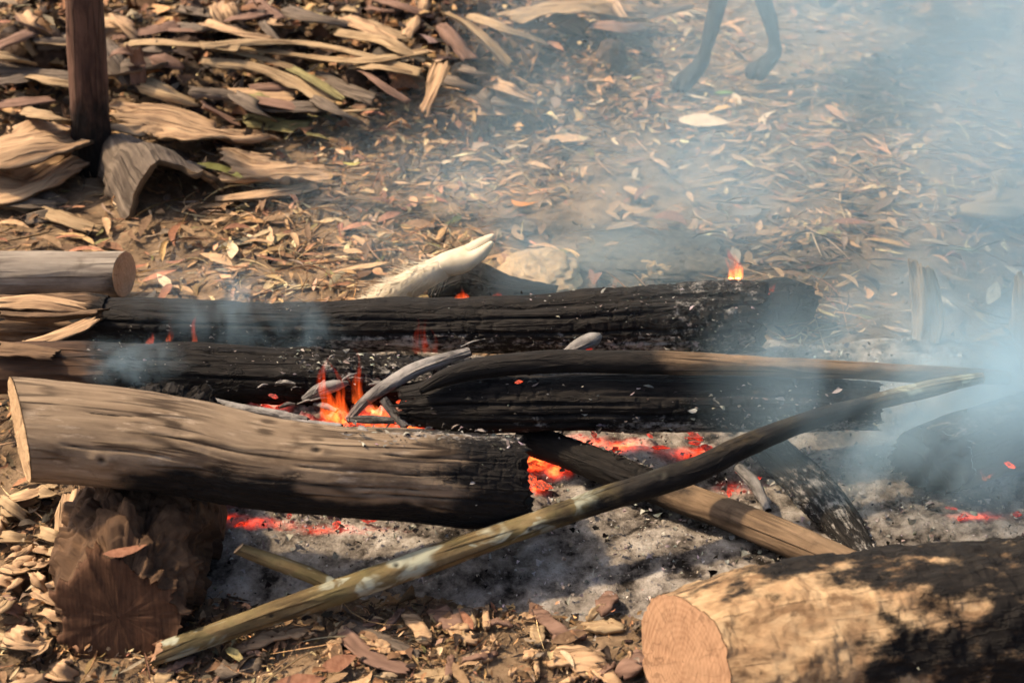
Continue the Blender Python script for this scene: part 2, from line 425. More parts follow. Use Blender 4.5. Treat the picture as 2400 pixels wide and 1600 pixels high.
# slender gum leaves
x, y = field(64000, -3.0, 3.0, 1.2, 6.0, litter_dens); n = len(x)
L = np.clip(RNG.lognormal(-3.36, .5, n), .012, .13) * (1 - .35 * sstep(2.0, 1.8, y)); W = L * RNG.uniform(.11, .27, n)
left_heap = sstep(0.4, -0.3, x) * sstep(3.3, 3.9, y)
pos = np.stack([x, y, gh(x, y) + RNG.uniform(0.001, 0.014, n) + left_heap * RNG.uniform(0, .03, n)], 1)
V, F = leaf_geo(n, L, W, RNG.normal(0, .4, n), RNG.normal(.03, .14, n), RNG.normal(.05, .16, n), RNG.uniform(0, 6.28, n), RNG.normal(0, .11, n), RNG.normal(0, .05, n), pos, ragged=.12)
cl = pick_cols(n, [TAN, BRN, DRK, GRY, RED, OLV, PAL], [6, 3.2, 1.0, 2.2, 1.0, .25, 2.4])
cl *= (1 - 0.15 * left_heap)[:, None]
leaf_litter = setp(mesh('leaf_litter', V, F, litter_mat, colr=np.repeat(cl, 18, 0)), 'dry brown and tan gum leaves covering the forest floor', 'leaf litter', None, 'stuff')
# straw, leaf stalks and fine twigs
x, y = field(20000, -3.0, 3.0, 1.2, 6.0, litter_dens); n = len(x)
L = np.clip(RNG.normal(.10, .05, n), .03, .26); W = RNG.uniform(.0012, .0038, n)
pos = np.stack([x, y, gh(x, y) + RNG.uniform(0.006, 0.020, n)], 1)
V, F = leaf_geo(n, L, W, RNG.normal(0, .5, n), RNG.normal(.05, .2, n), RNG.normal(.8, .3, n), RNG.uniform(0, 6.28, n), RNG.normal(0, .4, n), RNG.normal(0, .10, n), pos)
cl = pick_cols(n, [TAN, BRN, DRK, GRY, PAL], [4, 3, 1, 2, 4])
setp(mesh('straw_litter', V, F, litter_mat, colr=np.repeat(cl, 18, 0)), 'fine dry straw, stalks and twigs strewn over the leaf litter', 'straw', None, 'stuff')
# crumbled bark flakes: thick in the heap at the back left, in front of the fire and round the broken log
def flake_dens(x, y):
    heap = sstep(0.7, -0.2, x) * sstep(3.2, 3.8, y)
    front = sstep(1.95, 1.7, y); corner = sstep(-0.42, -0.62, x) * sstep(2.3, 2.0, y)
    return np.clip(0.16 + 0.8 * heap + 1.0 * front + 1.0 * corner, 0, 1) * (1 - sstep(0.3, 0.8, ash_field(x, y)))
x, y = field(60000, -3.0, 3.0, 1.2, 6.0, flake_dens); n = len(x)
heap = sstep(0.7, -0.2, x) * sstep(3.2, 3.8, y)
front_ = sstep(2.0, 1.8, y)
L = np.clip(RNG.lognormal(-3.75, .5, n), .006, .052) * (0.85 + 0.9 * heap) * (1 - .4 * front_); W = L * RNG.uniform(.15, .6, n)
pos = np.stack([x, y, gh(x, y) + RNG.uniform(0.002, 0.026, n) + heap * RNG.uniform(0, .035, n)], 1)
V, F = leaf_geo(n, L, W, RNG.normal(0, .4, n), RNG.normal(.1, .5, n), RNG.normal(.1, .4, n), RNG.uniform(0, 6.28, n), RNG.normal(0, .35, n), RNG.normal(0, .2, n), pos, ragged=.28)
cl = pick_cols(n, [TAN, BRN, DRK, GRY, RED, PAL], [2.0, 4, 6.5, 1.5, .8, .8], 0.3)
setp(mesh('bark_crumbs', V, F, litter_mat, colr=np.repeat(cl, 18, 0)), 'crumbled bark flakes and wood chips mixed through the litter', 'bark flakes', None, 'stuff')
# fine fibrous mulch in front of the fire
nM = 26000
x = RNG.uniform(-1.1, .75, nM); y = RNG.uniform(1.35, 2.0, nM)
k = (ash_field(x, y) < .5) & ((y < 1.86) | (x < -.45)) & (RNG.uniform(0, 1, nM) < .45 + .9 * fbm(np.stack([x * 5, y * 5, x * 0], 1), 3, 77)); x, y = x[k], y[k]; n = len(x)
L = np.clip(RNG.lognormal(-4.4, .55, n), .004, .05); W = L * RNG.uniform(.08, .35, n)
pos = np.stack([x, y, gh(x, y) + RNG.uniform(0.0, 0.012, n)], 1)
V, F = leaf_geo(n, L, W, RNG.normal(0, .3, n), RNG.normal(.1, .3, n), RNG.normal(.3, .5, n), RNG.uniform(0, 6.28, n), RNG.normal(0, .3, n), RNG.normal(0, .2, n), pos, ragged=.3)
cl = pick_cols(n, [TAN, BRN, DRK, GRY, RED, PAL], [1.8, 5, 4, 1.5, .8, .8], 0.3)
setp(mesh('bark_mulch', V, F, litter_mat, colr=np.repeat(cl, 18, 0)), 'fine brown fibrous mulch in front of the fire', 'mulch', None, 'stuff')
# ash flakes and charcoal crumbs on the ash bed
nA = 15000
x = RNG.uniform(-.75, 1.5, nA); y = RNG.uniform(1.62, 2.6, nA)
k = RNG.uniform(0, 1, nA) < ash_field(x, y) * 0.85; x, y = x[k], y[k]; n = len(x)
L = np.clip(RNG.lognormal(-5.3, .5, n), .002, .018); W = L * RNG.uniform(.3, .9, n)
pos = np.stack([x, y, surf(x, y) + RNG.uniform(-0.002, 0.014, n)], 1)
V, F = leaf_geo(n, L, W, RNG.normal(0, .5, n), RNG.normal(.3, .7, n), RNG.normal(.2, .6, n), RNG.uniform(0, 6.28, n), RNG.normal(0, .5, n), RNG.normal(0, .5, n), pos, ragged=.35)
cl = pick_cols(n, [(.42, .39, .35), (.24, .22, .195), (.015, .013, .012)], [3.4, 3, .8], .2)
setp(mesh('ash_flakes', V, F, mat_vcol('ash_flake', 1.0, .1), colr=np.repeat(cl, 18, 0)), 'loose white ash flakes and charcoal crumbs on the ash bed', 'ash', None, 'stuff')

# ------------------------------------------------------------------ logs and sticks
def resample(pts, n):
    pts = np.array(pts, float); d = np.r_[0, np.cumsum(np.linalg.norm(np.diff(pts[:, :3], axis=0), axis=1))]
    t = np.linspace(0, d[-1], n)
    # smooth (Catmull-Rom style) interpolation through the stations
    out = np.zeros((n, pts.shape[1]))
    m_ = np.gradient(pts, d, axis=0)
    k = np.clip(np.searchsorted(d, t, 'right') - 1, 0, len(d) - 2)
    h = (d[k + 1] - d[k]); s = ((t - d[k]) / h)[:, None]; h = h[:, None]
    out = (2 * s**3 - 3 * s**2 + 1) * pts[k] + (s**3 - 2 * s**2 + s) * h * m_[k] + (-2 * s**3 + 3 * s**2) * pts[k + 1] + (s**3 - s**2) * h * m_[k + 1]
    return out, t
def from_px(lst):
    o = []
    for (px, py, z, rp) in lst:
        p = at(px, py, z); o.append([p[0], p[1], p[2], rp / scale_at(p)])
    return o
def log_body(pts, nu, nt_, rough=0.0, ridge=0.0, crack=0.0, flat=1.0, n0=None, n1=None, seed=0, charf=None, ashf=None, lumps=0.0, ridge_n=26, rag0=0.0, rag1=0.0, flakes=0.0, splits=(), knots=()):
    """pts: stations (x, y, z, radius). returns V, F, uv, attr, end rings; theta 0 = up, +90 deg = to the right of travel seen from above"""
    S, u = resample(pts, nu)
    C, r = S[:, :3], S[:, 3]
    d = np.gradient(C, axis=0); d /= np.linalg.norm(d, axis=1)[:, None]
    up = np.array([0, 0, 1.0]); upv = up - d * (d @ up)[:, None]; upv /= np.linalg.norm(upv, axis=1)[:, None]
    sd = np.cross(d, upv)
    th = np.linspace(0, 2 * np.pi, nt_, endpoint=False)
    U, TH = np.meshgrid(u, th, indexing='ij')
    rr = np.repeat(r[:, None], nt_, 1)
    rm = r.mean()
    cs, sn = np.cos(TH), np.sin(TH)
    Q = np.stack([U, cs * rm, sn * rm], -1).reshape(-1, 3)
    def sh(a): return a.reshape(U.shape)
    disp = rough * sh(fbm(Q * np.array([7, 14, 14]), 4, seed))
    if lumps: disp += lumps * sh(fbm(Q * np.array([4, 6, 6]), 2, seed + 9))
    if ridge:
        QR = np.stack([U * 3.0, cs * ridge_n / 6.28, sn * ridge_n / 6.28], -1).reshape(-1, 3)
        disp += ridge * sh(fbm(QR, 3, seed + 3))
    if flakes:
        fl = sh(fbm(Q * np.array([13, 16, 16]), 4, seed + 60, .6)); disp += flakes * (sstep(-.02, .03, fl) + sstep(.22, .27, fl) + .6 * sstep(-.3, -.25, fl))
    ch = np.zeros(U.shape) if charf is None else np.clip(charf(U / u[-1], TH, sh(fbm(Q * np.array([8, 12, 12]), 3, seed + 30))), 0, 1.3)
    if crack:
        # chequered plates that char breaks into
        a = U * 34 + 1.2 * sh(pn(Q * 12, seed + 5)); bb = TH * rm * 52 + 1.2 * sh(pn(Q * 14, seed + 6))
        off = np.floor(bb) * 0.37
        fu, fv = np.abs((a + off) % 1 - .5) * 2, np.abs(bb % 1 - .5) * 2
        g = np.maximum(sstep(.72, 1, fu), sstep(.7, 1, fv))
        disp -= crack * g * np.clip(ch, 0, 1) * sstep(-.12, .35, sh(pn(Q * np.array([5, 9, 9]), seed + 8)))
    un = U / u[-1]
    for (ua, ub, t0, dep, wd_) in splits:
        tw_ = t0 + .10 * sh(pn(np.stack([U * 9, 0 * U + t0 * 7, 0 * U], -1).reshape(-1, 3), seed + 21))
        dt = (TH - tw_ + np.pi) % (2 * np.pi) - np.pi
        g_ = np.exp(-(dt / wd_) ** 2) * sstep(ua, ua + .04, un) * sstep(ub, ub - .06, un)
        disp -= dep * g_; ch = np.maximum(ch, .8 * g_ ** 2)
    for (uk, tk, hk, sk) in knots:
        dt = (TH - tk + np.pi) % (2 * np.pi) - np.pi
        q_ = ((U - uk * u[-1]) / sk) ** 2 + (dt * rm / (sk * .7)) ** 2
        disp += hk * (np.exp(-q_) - .9 * np.exp(-q_ * 5)); ch = np.maximum(ch, .75 * np.exp(-q_ * 4))
    rr = rr + disp
    cs2 = cs * flat
    P = C[:, None, :] + rr[..., None] * (cs2[..., None] * upv[:, None, :] + sn[..., None] * sd[:, None, :])
    for nn, ci, idx in ((n0, 0, u), (n1, -1, u[-1] - u)):
        if nn is None: continue
        nn = np.array(nn, float); nn /= np.linalg.norm(nn); dd = d[ci]
        off = -((P - C[:, None, :]) @ nn) / (dd @ nn)
        w = np.clip(1 - idx / (4.0 * r[ci]), 0, 1)[:, None]
        P = P + (off * w)[..., None] * dd
    for rg, w_ in ((rag0, np.clip(1 - u / .05, 0, 1)), (rag1, np.clip(1 - (u[-1] - u) / .05, 0, 1))):
        if rg:
            en = fbm(np.stack([np.cos(th) * 3, np.sin(th) * 3, th * 0 + seed], 1), 4, seed + 50, .7)
            P = P + (rg * w_[:, None] * en[None, :])[..., None] * d[:, None, :]
    ah = np.zeros(U.shape) if ashf is None else np.clip(ashf(U / u[-1], TH, sh(fbm(Q * np.array([6, 9, 9]), 3, seed + 40))), 0, 1.2)
    uv = np.stack([U.ravel(), (np.where(TH > np.pi, 2 * np.pi - TH, TH) * rm).ravel()], 1)
    return P, quadgrid(nu, nt_, True), uv, {'char': ch.ravel(), 'ash': ah.ravel()}, d
def cap(ring, out_dir, name, mat, parent, rag=0.004, seed=0, nr=9, bulge=0.0, proud=0.0015):
    """polar end face filling a ring"""
    c = ring.mean(0); n = len(ring)
    nn = np.cross(ring[n // 4] - ring[3 * n // 4], ring[0] - ring[n // 2]); nn /= np.linalg.norm(nn)
    if nn @ out_dir < 0: nn = -nn
    f = np.concatenate([[1, .985, .96], np.linspace(.88, .02, nr - 3)])
    rel = ring - c; axc = rel @ nn; flat_ = rel - axc[:, None] * nn
    V = c + flat_[None] * f[:, None, None] + (axc[None] * (f ** 45)[:, None])[..., None] * nn
    e1 = ring[0] - c; e1 /= np.linalg.norm(e1); e2 = np.cross(nn, e1)
    uv = np.stack([(V - c) @ e1, (V - c) @ e2], -1).reshape(-1, 2)
    V = V.reshape(-1, 3)
    hh = rag * fbm(V * 45, 3, seed) + bulge * np.repeat(1 - f ** 2, n) + proud
    hh = hh * np.repeat(np.where(f >= 1, 0.0, 1.0), n) + np.repeat(np.where(f >= 1, proud, 0.0), n)
    V = V + nn * hh[:, None]
    F = quadgrid(nr, n, True)
    if (np.cross(V[F[0, 1]] - V[F[0, 0]], V[F[0, 3]] - V[F[0, 0]]) @ nn) < 0: F = F[:, ::-1]
    V = np.vstack([V, c + nn * (bulge + proud)]); uv = np.vstack([uv, [0, 0]])
    k = (nr - 1) * n; j = np.arange(n)
    T = np.stack([k + j, k + (j + 1) % n, np.full(n, len(V) - 1), np.full(n, len(V) - 1)], 1)
    # close the pinhole with quads that share the centre through an extra middle ring point
    V = np.vstack([V, V[k + j] * 0.5 + V[-1] * 0.5]); uv = np.vstack([uv, uv[k + j] * 0.5])
    q = len(V) - n
    T = np.stack([k + j, k + (j + 1) % n, q + (j + 1) % n, q + j], 1)
    if (np.cross(V[T[0, 1]] - V[T[0, 0]], V[T[0, 3]] - V[T[0, 0]]) @ nn) < 0: T = T[:, ::-1]
    return mesh(name, V, np.vstack([F, T]), mat, parent, uv=uv)
def crumbs_on(P, normals_from, sel, n, parent, seed, size=.008, pal=None, wts=None):
    """small ash flakes clinging to a log: one part"""
    rng = np.random.default_rng(seed)
    n = int(n * 1.1); Pf = P.reshape(-1, 3); idx = np.flatnonzero(sel.ravel()); 
    if len(idx) == 0: return None
    k = rng.choice(idx, n)
    Cn = normals_from.reshape(-1, 3)[k]
    pos = Pf[k] + Cn * rng.uniform(.0, .004, (n, 1)) + rng.normal(0, .004, (n, 3))
    L = np.clip(rng.lognormal(math.log(size * .55), .55, n), .0015, .02); W = L * rng.uniform(.2, .5, n)
    # tilt each flake roughly onto the surface
    t1 = np.arctan2(-Cn[:, 1], Cn[:, 2]) + rng.normal(0, .35, n)
    V, F = leaf_geo(n, L, W, rng.normal(0, .3, n), rng.normal(.3, .5, n), rng.normal(.1, .5, n), rng.normal(0, .5, n), t1, rng.normal(0, .3, n), pos, st=4, ragged=.3, rng=rng)
    cl = pick_cols(n, pal or [(.36, .335, .30), (.20, .185, .165), (.05, .045, .04)], wts or [2.5, 3, 2], .2, rng)
    V = V - np.array(parent.location)
    o = mesh('ash_crust', V, F, ashflake_mat, parent, colr=np.repeat(cl, 12, 0))
    o['kind'] = 'stuff'
    return o
ashflake_mat = mat_vcol('clinging_ash', 1.0, .1)
def make_log(name, label, cat, pts, mat, nu=220, nt_=96, endmats=(None, None), capnames=('cut_end', 'cut_end'), bodyname='trunk', crust=None, group=None, caprag=(.004, .004), bulge=(0, 0), **kw):
    P, F, uv, at_, d = log_body(pts, nu, nt_, **kw)
    base = P.reshape(-1, 3).mean(0).copy(); base[2] = P[..., 2].min()
    root = empty(name, base); setp(root, label, cat, group)
    mesh(bodyname, P.reshape(-1, 3) - base, F, mat, root, uv=uv, attr=at_)
    cap(P[0] - base, -d[0], capnames[0], endmats[0] or mat_charend, root, caprag[0], 3, bulge=bulge[0])
    cap(P[-1] - base, d[-1], capnames[1], endmats[1] or mat_charend, root, caprag[1], 5, bulge=bulge[1])
    Cc = P.mean(1, keepdims=True); N = P - Cc; N /= np.linalg.norm(N, axis=-1, keepdims=True)
    if crust:
        for i, (fsel, n, size) in enumerate(crust):
            U, TH = np.meshgrid(np.linspace(0, 1, nu), np.linspace(0, 2 * np.pi, nt_, endpoint=False), indexing='ij')
            crumbs_on(P, N, fsel(U, TH), n, root, 100 + i + int(kw.get('seed', 0)), size)
    return root, P, N

M_pale = mat_wood('weathered_barkless_wood', (.37, .28, .185), (.245, .178, .115), (.105, .07, .043), 5, 60, bump=.6, crack=.9, knots=.8)
M_char = mat_wood('charred_wood', (.035, .03, .025), (.018, .015, .013), (.008, .007, .006), 6, 60, bump=.8, rough=.8, plates=.6)
M_strb = mat_wood('stringy_bark', (.30, .20, .115), (.15, .092, .052), (.045, .028, .018), 9, 90, bump=1.0)
M_redw = mat_wood('red_brown_wood', (.14, .08, .045), (.075, .042, .025), (.025, .016, .011), 6, 60, bump=1.0)
M_grey = mat_wood('grey_weathered_log', (.42, .37, .30), (.28, .24, .195), (.15, .12, .095), 5, 60, bump=.5)
M_flak = mat_wood('pale_flaky_bark', (.56, .41, .24), (.42, .285, .155), (.16, .09, .045), 22, 30, bump=1.2, patch=(.31, .19, .10), crack=.12, plates=.35, charn=2.4, stain_s=(13, 17), stain_f=.85)
M_rott = mat_wood('rotten_crumbling_bark', (.21, .125, .07), (.10, .057, .031), (.03, .017, .011), 22, 34, bump=1.1, crack=.2, stain_s=(14, 18), stain_f=.8)
M_lich = mat_wood('lichen_stick', (.27, .20, .10), (.17, .12, .055), (.06, .042, .022), 14, 40, plates=.25, bump=.7, lichen=(.36, .37, .28), patch=(.15, .13, .055))
M_stik = mat_wood('brown_stick', (.33, .225, .135), (.20, .135, .08), (.075, .05, .032), 10, 70, plates=.25, bump=.7)
mat_charend = mat_endgrain('charred_end', (.02, .017, .015), (.007, .006, .006), 120)
E_warm = mat_endgrain('fresh_cut_end', (.50, .30, .175), (.33, .18, .10), 120, .0, .05, .35, .5)
E_pale = mat_endgrain('pale_sawn_end', (.62, .43, .25), (.40, .25, .13), 140, -.1)
E_rott = mat_endgrain('old_brown_end', (.125, .062, .034), (.035, .018, .011), 110, .05, .01, .08, .8)

pi = math.pi
def front(TH): return np.where(TH > pi, TH - 2 * pi, TH)      # signed angle from the top, towards the camera positive

# pale barkless log at the front with a charred end
ptsA = from_px([(48, 1008, .285, 121), (300, 1030, .262, 122), (470, 1055, .242, 119), (620, 1086, .222, 112), (760, 1100, .205, 110), (1000, 1117, .165, 112), (1228, 1128, .125, 108)])
make_log('log', 'pale barkless front log, sawn at the left end and charred black at the right', 'log', ptsA, M_pale, 360, 220, splits=[(.05, .34, 1.15, .0035, .022), (.2, .55, .75, .003, .022), (.42, .8, 1.25, .004, .022), (.5, .97, .9, .003, .022), (.1, .28, .45, .003, .022), (.62, .99, 1.4, .004, .025), (.66, .99, .55, .003, .022)], knots=[(.145, 1.35, .006, .018), (.56, .55, .006, .018)],
    endmats=(E_pale, None), seed=1, rough=.004, ridge=.0012, crack=.0018, lumps=.009, n0=(-.90, -.43, .08), n1=(1, .06, 0.02),
    charf=lambda u, t, n: np.maximum.reduce([sstep(.70, .92, u + .05 * n + .04 * np.sin(9 * front(t))),
        sstep(1.25, 1.75, front(np.where(t > 4.2, 0, t)) % 6.28 + .45 * n + .25 * sstep(.2, .42, u) - .35 * sstep(.5, .7, u)) * sstep(.10, .26, u),  # black underside: real char, with the shade below the log painted in
        sstep(-.35, -.65, front(t) + .15 * n) * sstep(.45, .6, u), sstep(.5, .85, u) * sstep(.35, .0, np.abs(front(t) + .25)) * .9]),
    ashf=lambda u, t, n: sstep(.55, .8, u) * sstep(.5, .0, np.abs(front(t) + .1)) * .75,
    crust=[(lambda U, T: (U > .6) & (np.abs(front(T) + .15) < .45), 170, .011), (lambda U, T: (U > .86) & (np.abs(front(T)) < 2.0), 26, .007)], caprag=(.006, .02), rag1=.022)

# long charred log across the back of the fire
ptsB = from_px([(-70, 752, .10, 58), (150, 752, .10, 60), (320, 757, .10, 58), (900, 764, .10, 62), (1300, 760, .11, 73), (1600, 748, .115, 88), (1785, 744, .115, 92)])
def charB(u, t, n): return sstep(.11, .2, u + .05 * n)
make_log('log', 'long blackened log across the back of the fire, thick and split at its right end', 'log', ptsB, M_char, 460, 150, splits=[(.14, .5, 1.0, .005, .05), (.2, .62, .55, .004, .045), (.25, .55, 1.45, .006, .05), (.45, .9, .8, .006, .05), (.5, .95, 1.3, .007, .05), (.62, .99, .35, .006, .05), (.7, .99, 1.7, .006, .05)], seed=2,
    rough=.007, ridge=.003, crack=.006, lumps=.008, n1=(1, -.25, .05), charf=charB, caprag=(.006, .02), rag1=.03,
    ashf=lambda u, t, n: np.maximum(sstep(.95, 1.7, front(t)) * sstep(.25, .5, u) * .72 + .3 * n, sstep(.72, .92, u) * .46 + .45 * n),
    crust=[(lambda U, T: (U > .72) & (front(T) > -.3) & (front(T) < 1.9), 150, .009), (lambda U, T: (U > .2) & (np.abs(front(T) - 1.45) < .35), 150, .007), (lambda U, T: (U > .7) & (np.abs(front(T) - 1.75) < .3), 130, .014), (lambda U, T: (U > .2) & (np.abs(front(T)) < .5), 120, .007)])
# stringy bark sleeve left on its unburnt end
P, F, uv, a_, d_ = log_body(from_px([(-75, 752, .10, 64), (100, 752, .10, 66), (255, 755, .10, 63)]), 90, 90, rough=.016, ridge=.007, seed=15, charf=lambda u, t, n: sstep(.75, 1.0, u + .2 * n))
blog = [o for o in bpy.data.objects if o.get('label', '').startswith('long blackened')][0]
mesh('bark_sleeve', P.reshape(-1, 3) - np.array(blog.location), F, M_strb, blog, uv=uv, attr=a_)

# charred log in the middle
ptsC = from_px([(-70, 862, .13, 64), (200, 866, .13, 66), (500, 876, .125, 68), (800, 890, .115, 66), (1010, 905, .10, 52)])
make_log('log', 'charred log between the pale front log and long back log, reddish at its left', 'log', ptsC, M_redw, 300, 130, splits=[(.25, .6, .6, .005, .05), (.3, .9, 1.1, .005, .05), (.5, .95, .2, .005, .05)], seed=3,
    rough=.008, ridge=.003, crack=.005, lumps=.008, charf=lambda u, t, n: sstep(.2, .33, u + .06 * n - .03 * front(t)), caprag=(.006, .014),
    ashf=lambda u, t, n: sstep(.55, .8, u) * sstep(.9, .3, np.abs(front(t) - .5)) * .7 + .3 * n,
    crust=[(lambda U, T: (U > .28) & (front(T) > -.4) & (front(T) < 1.5), 200, .006), (lambda U, T: (U > .66) & (front(T) > -.3) & (front(T) < 1.3), 160, .013)])
# grey sawn log at the left edge
ptsD = from_px([(-260, 650, .058, 57), (0, 647, .058, 57), (290, 642, .056, 54)])
make_log('log', 'grey weathered log at the left edge with its sawn end facing right', 'log', ptsD, M_grey, 120, 80, endmats=(E_warm, E_warm), seed=4, rough=.003, ridge=.0015, lumps=.003, n1=(.96, -.22, .05),
    charf=lambda u, t, n: sstep(.86, 1.0, u + .06 * n) * sstep(.7, 1.2, front(t)) * .55)
# black log at the middle right, hidden by smoke at its right end
ptsE = from_px([(950, 950, .115, 50), (1080, 945, .125, 64), (1300, 945, .13, 70), (1700, 945, .13, 70), (1900, 948, .125, 66), (2050, 952, .12, 58)])
make_log('log', 'black charred log under the upper stick, dotted with white ash', 'log', ptsE, M_char, 320, 130, splits=[(.05, .5, 1.0, .006, .05), (.2, .8, 1.4, .006, .05), (.4, .95, .7, .006, .05), (.1, .6, 1.75, .005, .05)], seed=5,
    rough=.007, ridge=.003, crack=.006, lumps=.006, charf=lambda u, t, n: 1 + 0 * u, caprag=(.015, .015), rag0=.03, rag1=.03,
    ashf=lambda u, t, n: sstep(1.1, 1.9, front(t)) * .6 * sstep(.25, .5, u) + .16 + .7 * n,
    crust=[(lambda U, T: (front(T) > .2) & (front(T) < 2.0), 110, .010), (lambda U, T: (U > .4) & (np.abs(front(T) - 1.8) < .3), 130, .009), (lambda U, T: (U > .6) & (front(T) > .3) & (front(T) < 2.0), 130, .012)])
# broken brown log pointing at the camera, under the pale log
ptsH = [[-.590, 1.67, .072, .080], [-.592, 1.80, .080, .090], [-.60, 1.95, .088, .095], [-.605, 2.12, .09, .09]]
make_log('log', 'short rotten brown log at lower left, end facing the camera, propping the pale log', 'log', ptsH, M_rott, 200, 170, flakes=.013, endmats=(E_rott, None), seed=6,
    rough=.02, ridge=.004, lumps=.012, n0=(-.12, -.95, .3), charf=lambda u, t, n: sstep(.35, .8, u + .3 * n) * .9 + .3 * sstep(.6, 1.4, np.abs(t - 4.6)) * 0, caprag=(.005, .01), bulge=(.0, 0), rag0=.02)
# flaky log at the lower right
ptsJ = from_px([(1606, 1548, .112, 152), (1750, 1528, .12, 180), (2000, 1498, .12, 188), (2400, 1452, .12, 190), (2750, 1420, .12, 190)])
make_log('log', 'big log at lower right, pale flaking bark, scorched right side, fresh cut end', 'log', ptsJ, M_flak, 300, 140, endmats=(E_warm, None), seed=7,
    rough=.006, ridge=.001, crack=.002, lumps=.008, flakes=.0032, n0=(-.86, -.48, .16), caprag=(.002, .01), bulge=(.002, 0),
    charf=lambda u, t, n: np.clip(sstep(.0, .62, u + .7 * n + .10 * sstep(.5, 1.8, front(t))) * 1.1 + sstep(1.55, 2.2, front(t) + .5 * n) * sstep(.1, .3, u) - .1 + sstep(-.15, -.5, front(t)) * .6, 0, 1.1),
    ashf=lambda u, t, n: sstep(.4, .7, u) * sstep(1.2, 2.0, front(t)) * .35 + .1 * n,
    crust=[(lambda U, T: (U > .35) & (front(T) > 1.0) & (front(T) < 2.4), 60, .006)])
# charred log end at the right edge
ptsK = from_px([(2185, 1080, .085, 84), (2260, 1055, .085, 86), (2340, 1030, .085, 86), (2500, 985, .09, 92), (2800, 915, .09, 92)])
make_log('log', 'black burnt log at the right edge standing out of the smoke, embers in its end', 'log', ptsK, M_char, 140, 90, seed=8, rough=.008, ridge=.003, crack=.006, n0=(-.55, -.83, .08),
    charf=lambda u, t, n: 1 + 0 * u, ashf=lambda u, t, n: sstep(.9, .2, np.abs(front(t))) * .6, caprag=(.03, .01), rag0=.035, crust=[(lambda U, T: np.abs(front(T) - .3) < .7, 130, .010)])
# flat burnt slab
ptsL = [list(at(1790, 1040, .03)) + [.040], list(at(1880, 1120, .032)) + [.046], list(at(1960, 1210, .03)) + [.040], list(at(2030, 1310, .026)) + [.022]]
make_log('charred_slab', 'flat black burnt slab lying in the ash behind the brown diagonal stick', 'wood slab', ptsL, M_char, 120, 70, seed=9, rough=.006, ridge=.003, crack=.005, flat=.45, charf=lambda u, t, n: 1 + 0 * u,
    ashf=lambda u, t, n: .5 + .4 * n, bodyname='slab', capnames=('broken_end', 'broken_end'), crust=[(lambda U, T: np.abs(np.abs(front(T)) - 1.5) < .35, 150, .010)])
# stub behind the right end of the back log
ptsS = [list(at(1775, 715, .06)) + [.042], list(at(1835, 708, .065)) + [.05], list(at(1895, 712, .06)) + [.036]]
make_log('log_stub', 'small black log stub poking out past the end of the long back log', 'log', ptsS, M_char, 60, 60, seed=10, rough=.010, crack=.005, lumps=.008, charf=lambda u, t, n: 1 + 0 * u, caprag=(.014, .014), bulge=(.0, .01), rag1=.03, bodyname='stub', capnames=('broken_end', 'broken_end'))
# hump of charcoal behind the back log
ptsT = [list(at(1010, 690, .035)) + [.02], list(at(1090, 668, .05)) + [.045], list(at(1200, 688, .045)) + [.035], list(at(1300, 690, .04)) + [.02]]
make_log('charcoal_lump', 'black humped lump of charred wood behind the back log beside the hoof', 'charcoal', ptsT, M_char, 70, 50, seed=11, rough=.012, crack=.004, lumps=.008, charf=lambda u, t, n: 1 + 0 * u, bodyname='lump', capnames=('broken_end', 'broken_end'), caprag=(.01, .01))

# upper stick lying over the black log
ptsF = from_px([(985, 912, .172, 12), (1040, 886, .19, 21), (1120, 864, .203, 25), (1250, 850, .212, 26), (1500, 849, .217, 26), (1750, 857, .21, 25), (2000, 868, .19, 23), (2200, 878, .17, 21), (2360, 884, .15, 18)])
make_log('stick', 'long stick lying across the black log, burnt at the left and brown at the right', 'stick', ptsF, M_stik, 320, 40, seed=12, rough=.003, ridge=.001, lumps=.003, charf=lambda u, t, n: sstep(.58, .36, u + .1 * n) , bodyname='stem', capnames=('burnt_end', 'broken_end'), caprag=(.004, .003),
    endmats=(None, E_warm))
# lichen stick in front, with a side branch
ptsG = from_px([(372, 1528, .030, 26), (470, 1496, .038, 28), (600, 1452, .050, 28), (780, 1390, .068, 30), (1000, 1314, .09, 29), (1236, 1232, .112, 29), (1400, 1176, .128, 30), (1560, 1124, .145, 30), (1625, 1102, .152, 30), (1720, 1056, .16, 28), (1850, 1003, .17, 25), (2000, 955, .178, 22), (2160, 914, .185, 19), (2300, 886, .19, 15)])
rootG, PG, NG = make_log('stick', 'long forked stick across the front with white lichen, blackened in the middle', 'stick', ptsG, M_lich, 460, 56, knots=[(.12, .9, .004, .012), (.26, .4, .005, .014), (.41, 1.2, .005, .013), (.57, .5, .005, .014), (.7, 1.0, .004, .012), (.83, .4, .004, .012)], seed=13, rough=.004, ridge=.001, lumps=.004,
    charf=lambda u, t, n: sstep(.36, .54, u + .07 * n) * sstep(.97, .80, u) * (.82 + .2 * sstep(.3, 1.2, front(t))), bodyname='stem', capnames=('broken_end', 'broken_end'), endmats=(E_warm, E_warm), caprag=(.008, .004), n0=(-.85, -.15, .4), rag0=.02)
P, F, uv, a_, d_ = log_body(from_px([(800, 1384, .068, 17), (740, 1352, .084, 18), (650, 1318, .105, 17), (560, 1286, .125, 15)]), 90, 30, rough=.003, lumps=.002, seed=14, n1=(-.6, .2, .7))
gb = np.array(rootG.location)
br = mesh('side_branch', P.reshape(-1, 3) - gb, F, M_lich, rootG, uv=uv, attr=a_)
e = cap(P[-1] - gb, d_[-1], 'broken_end', E_pale, br, .003, 8)
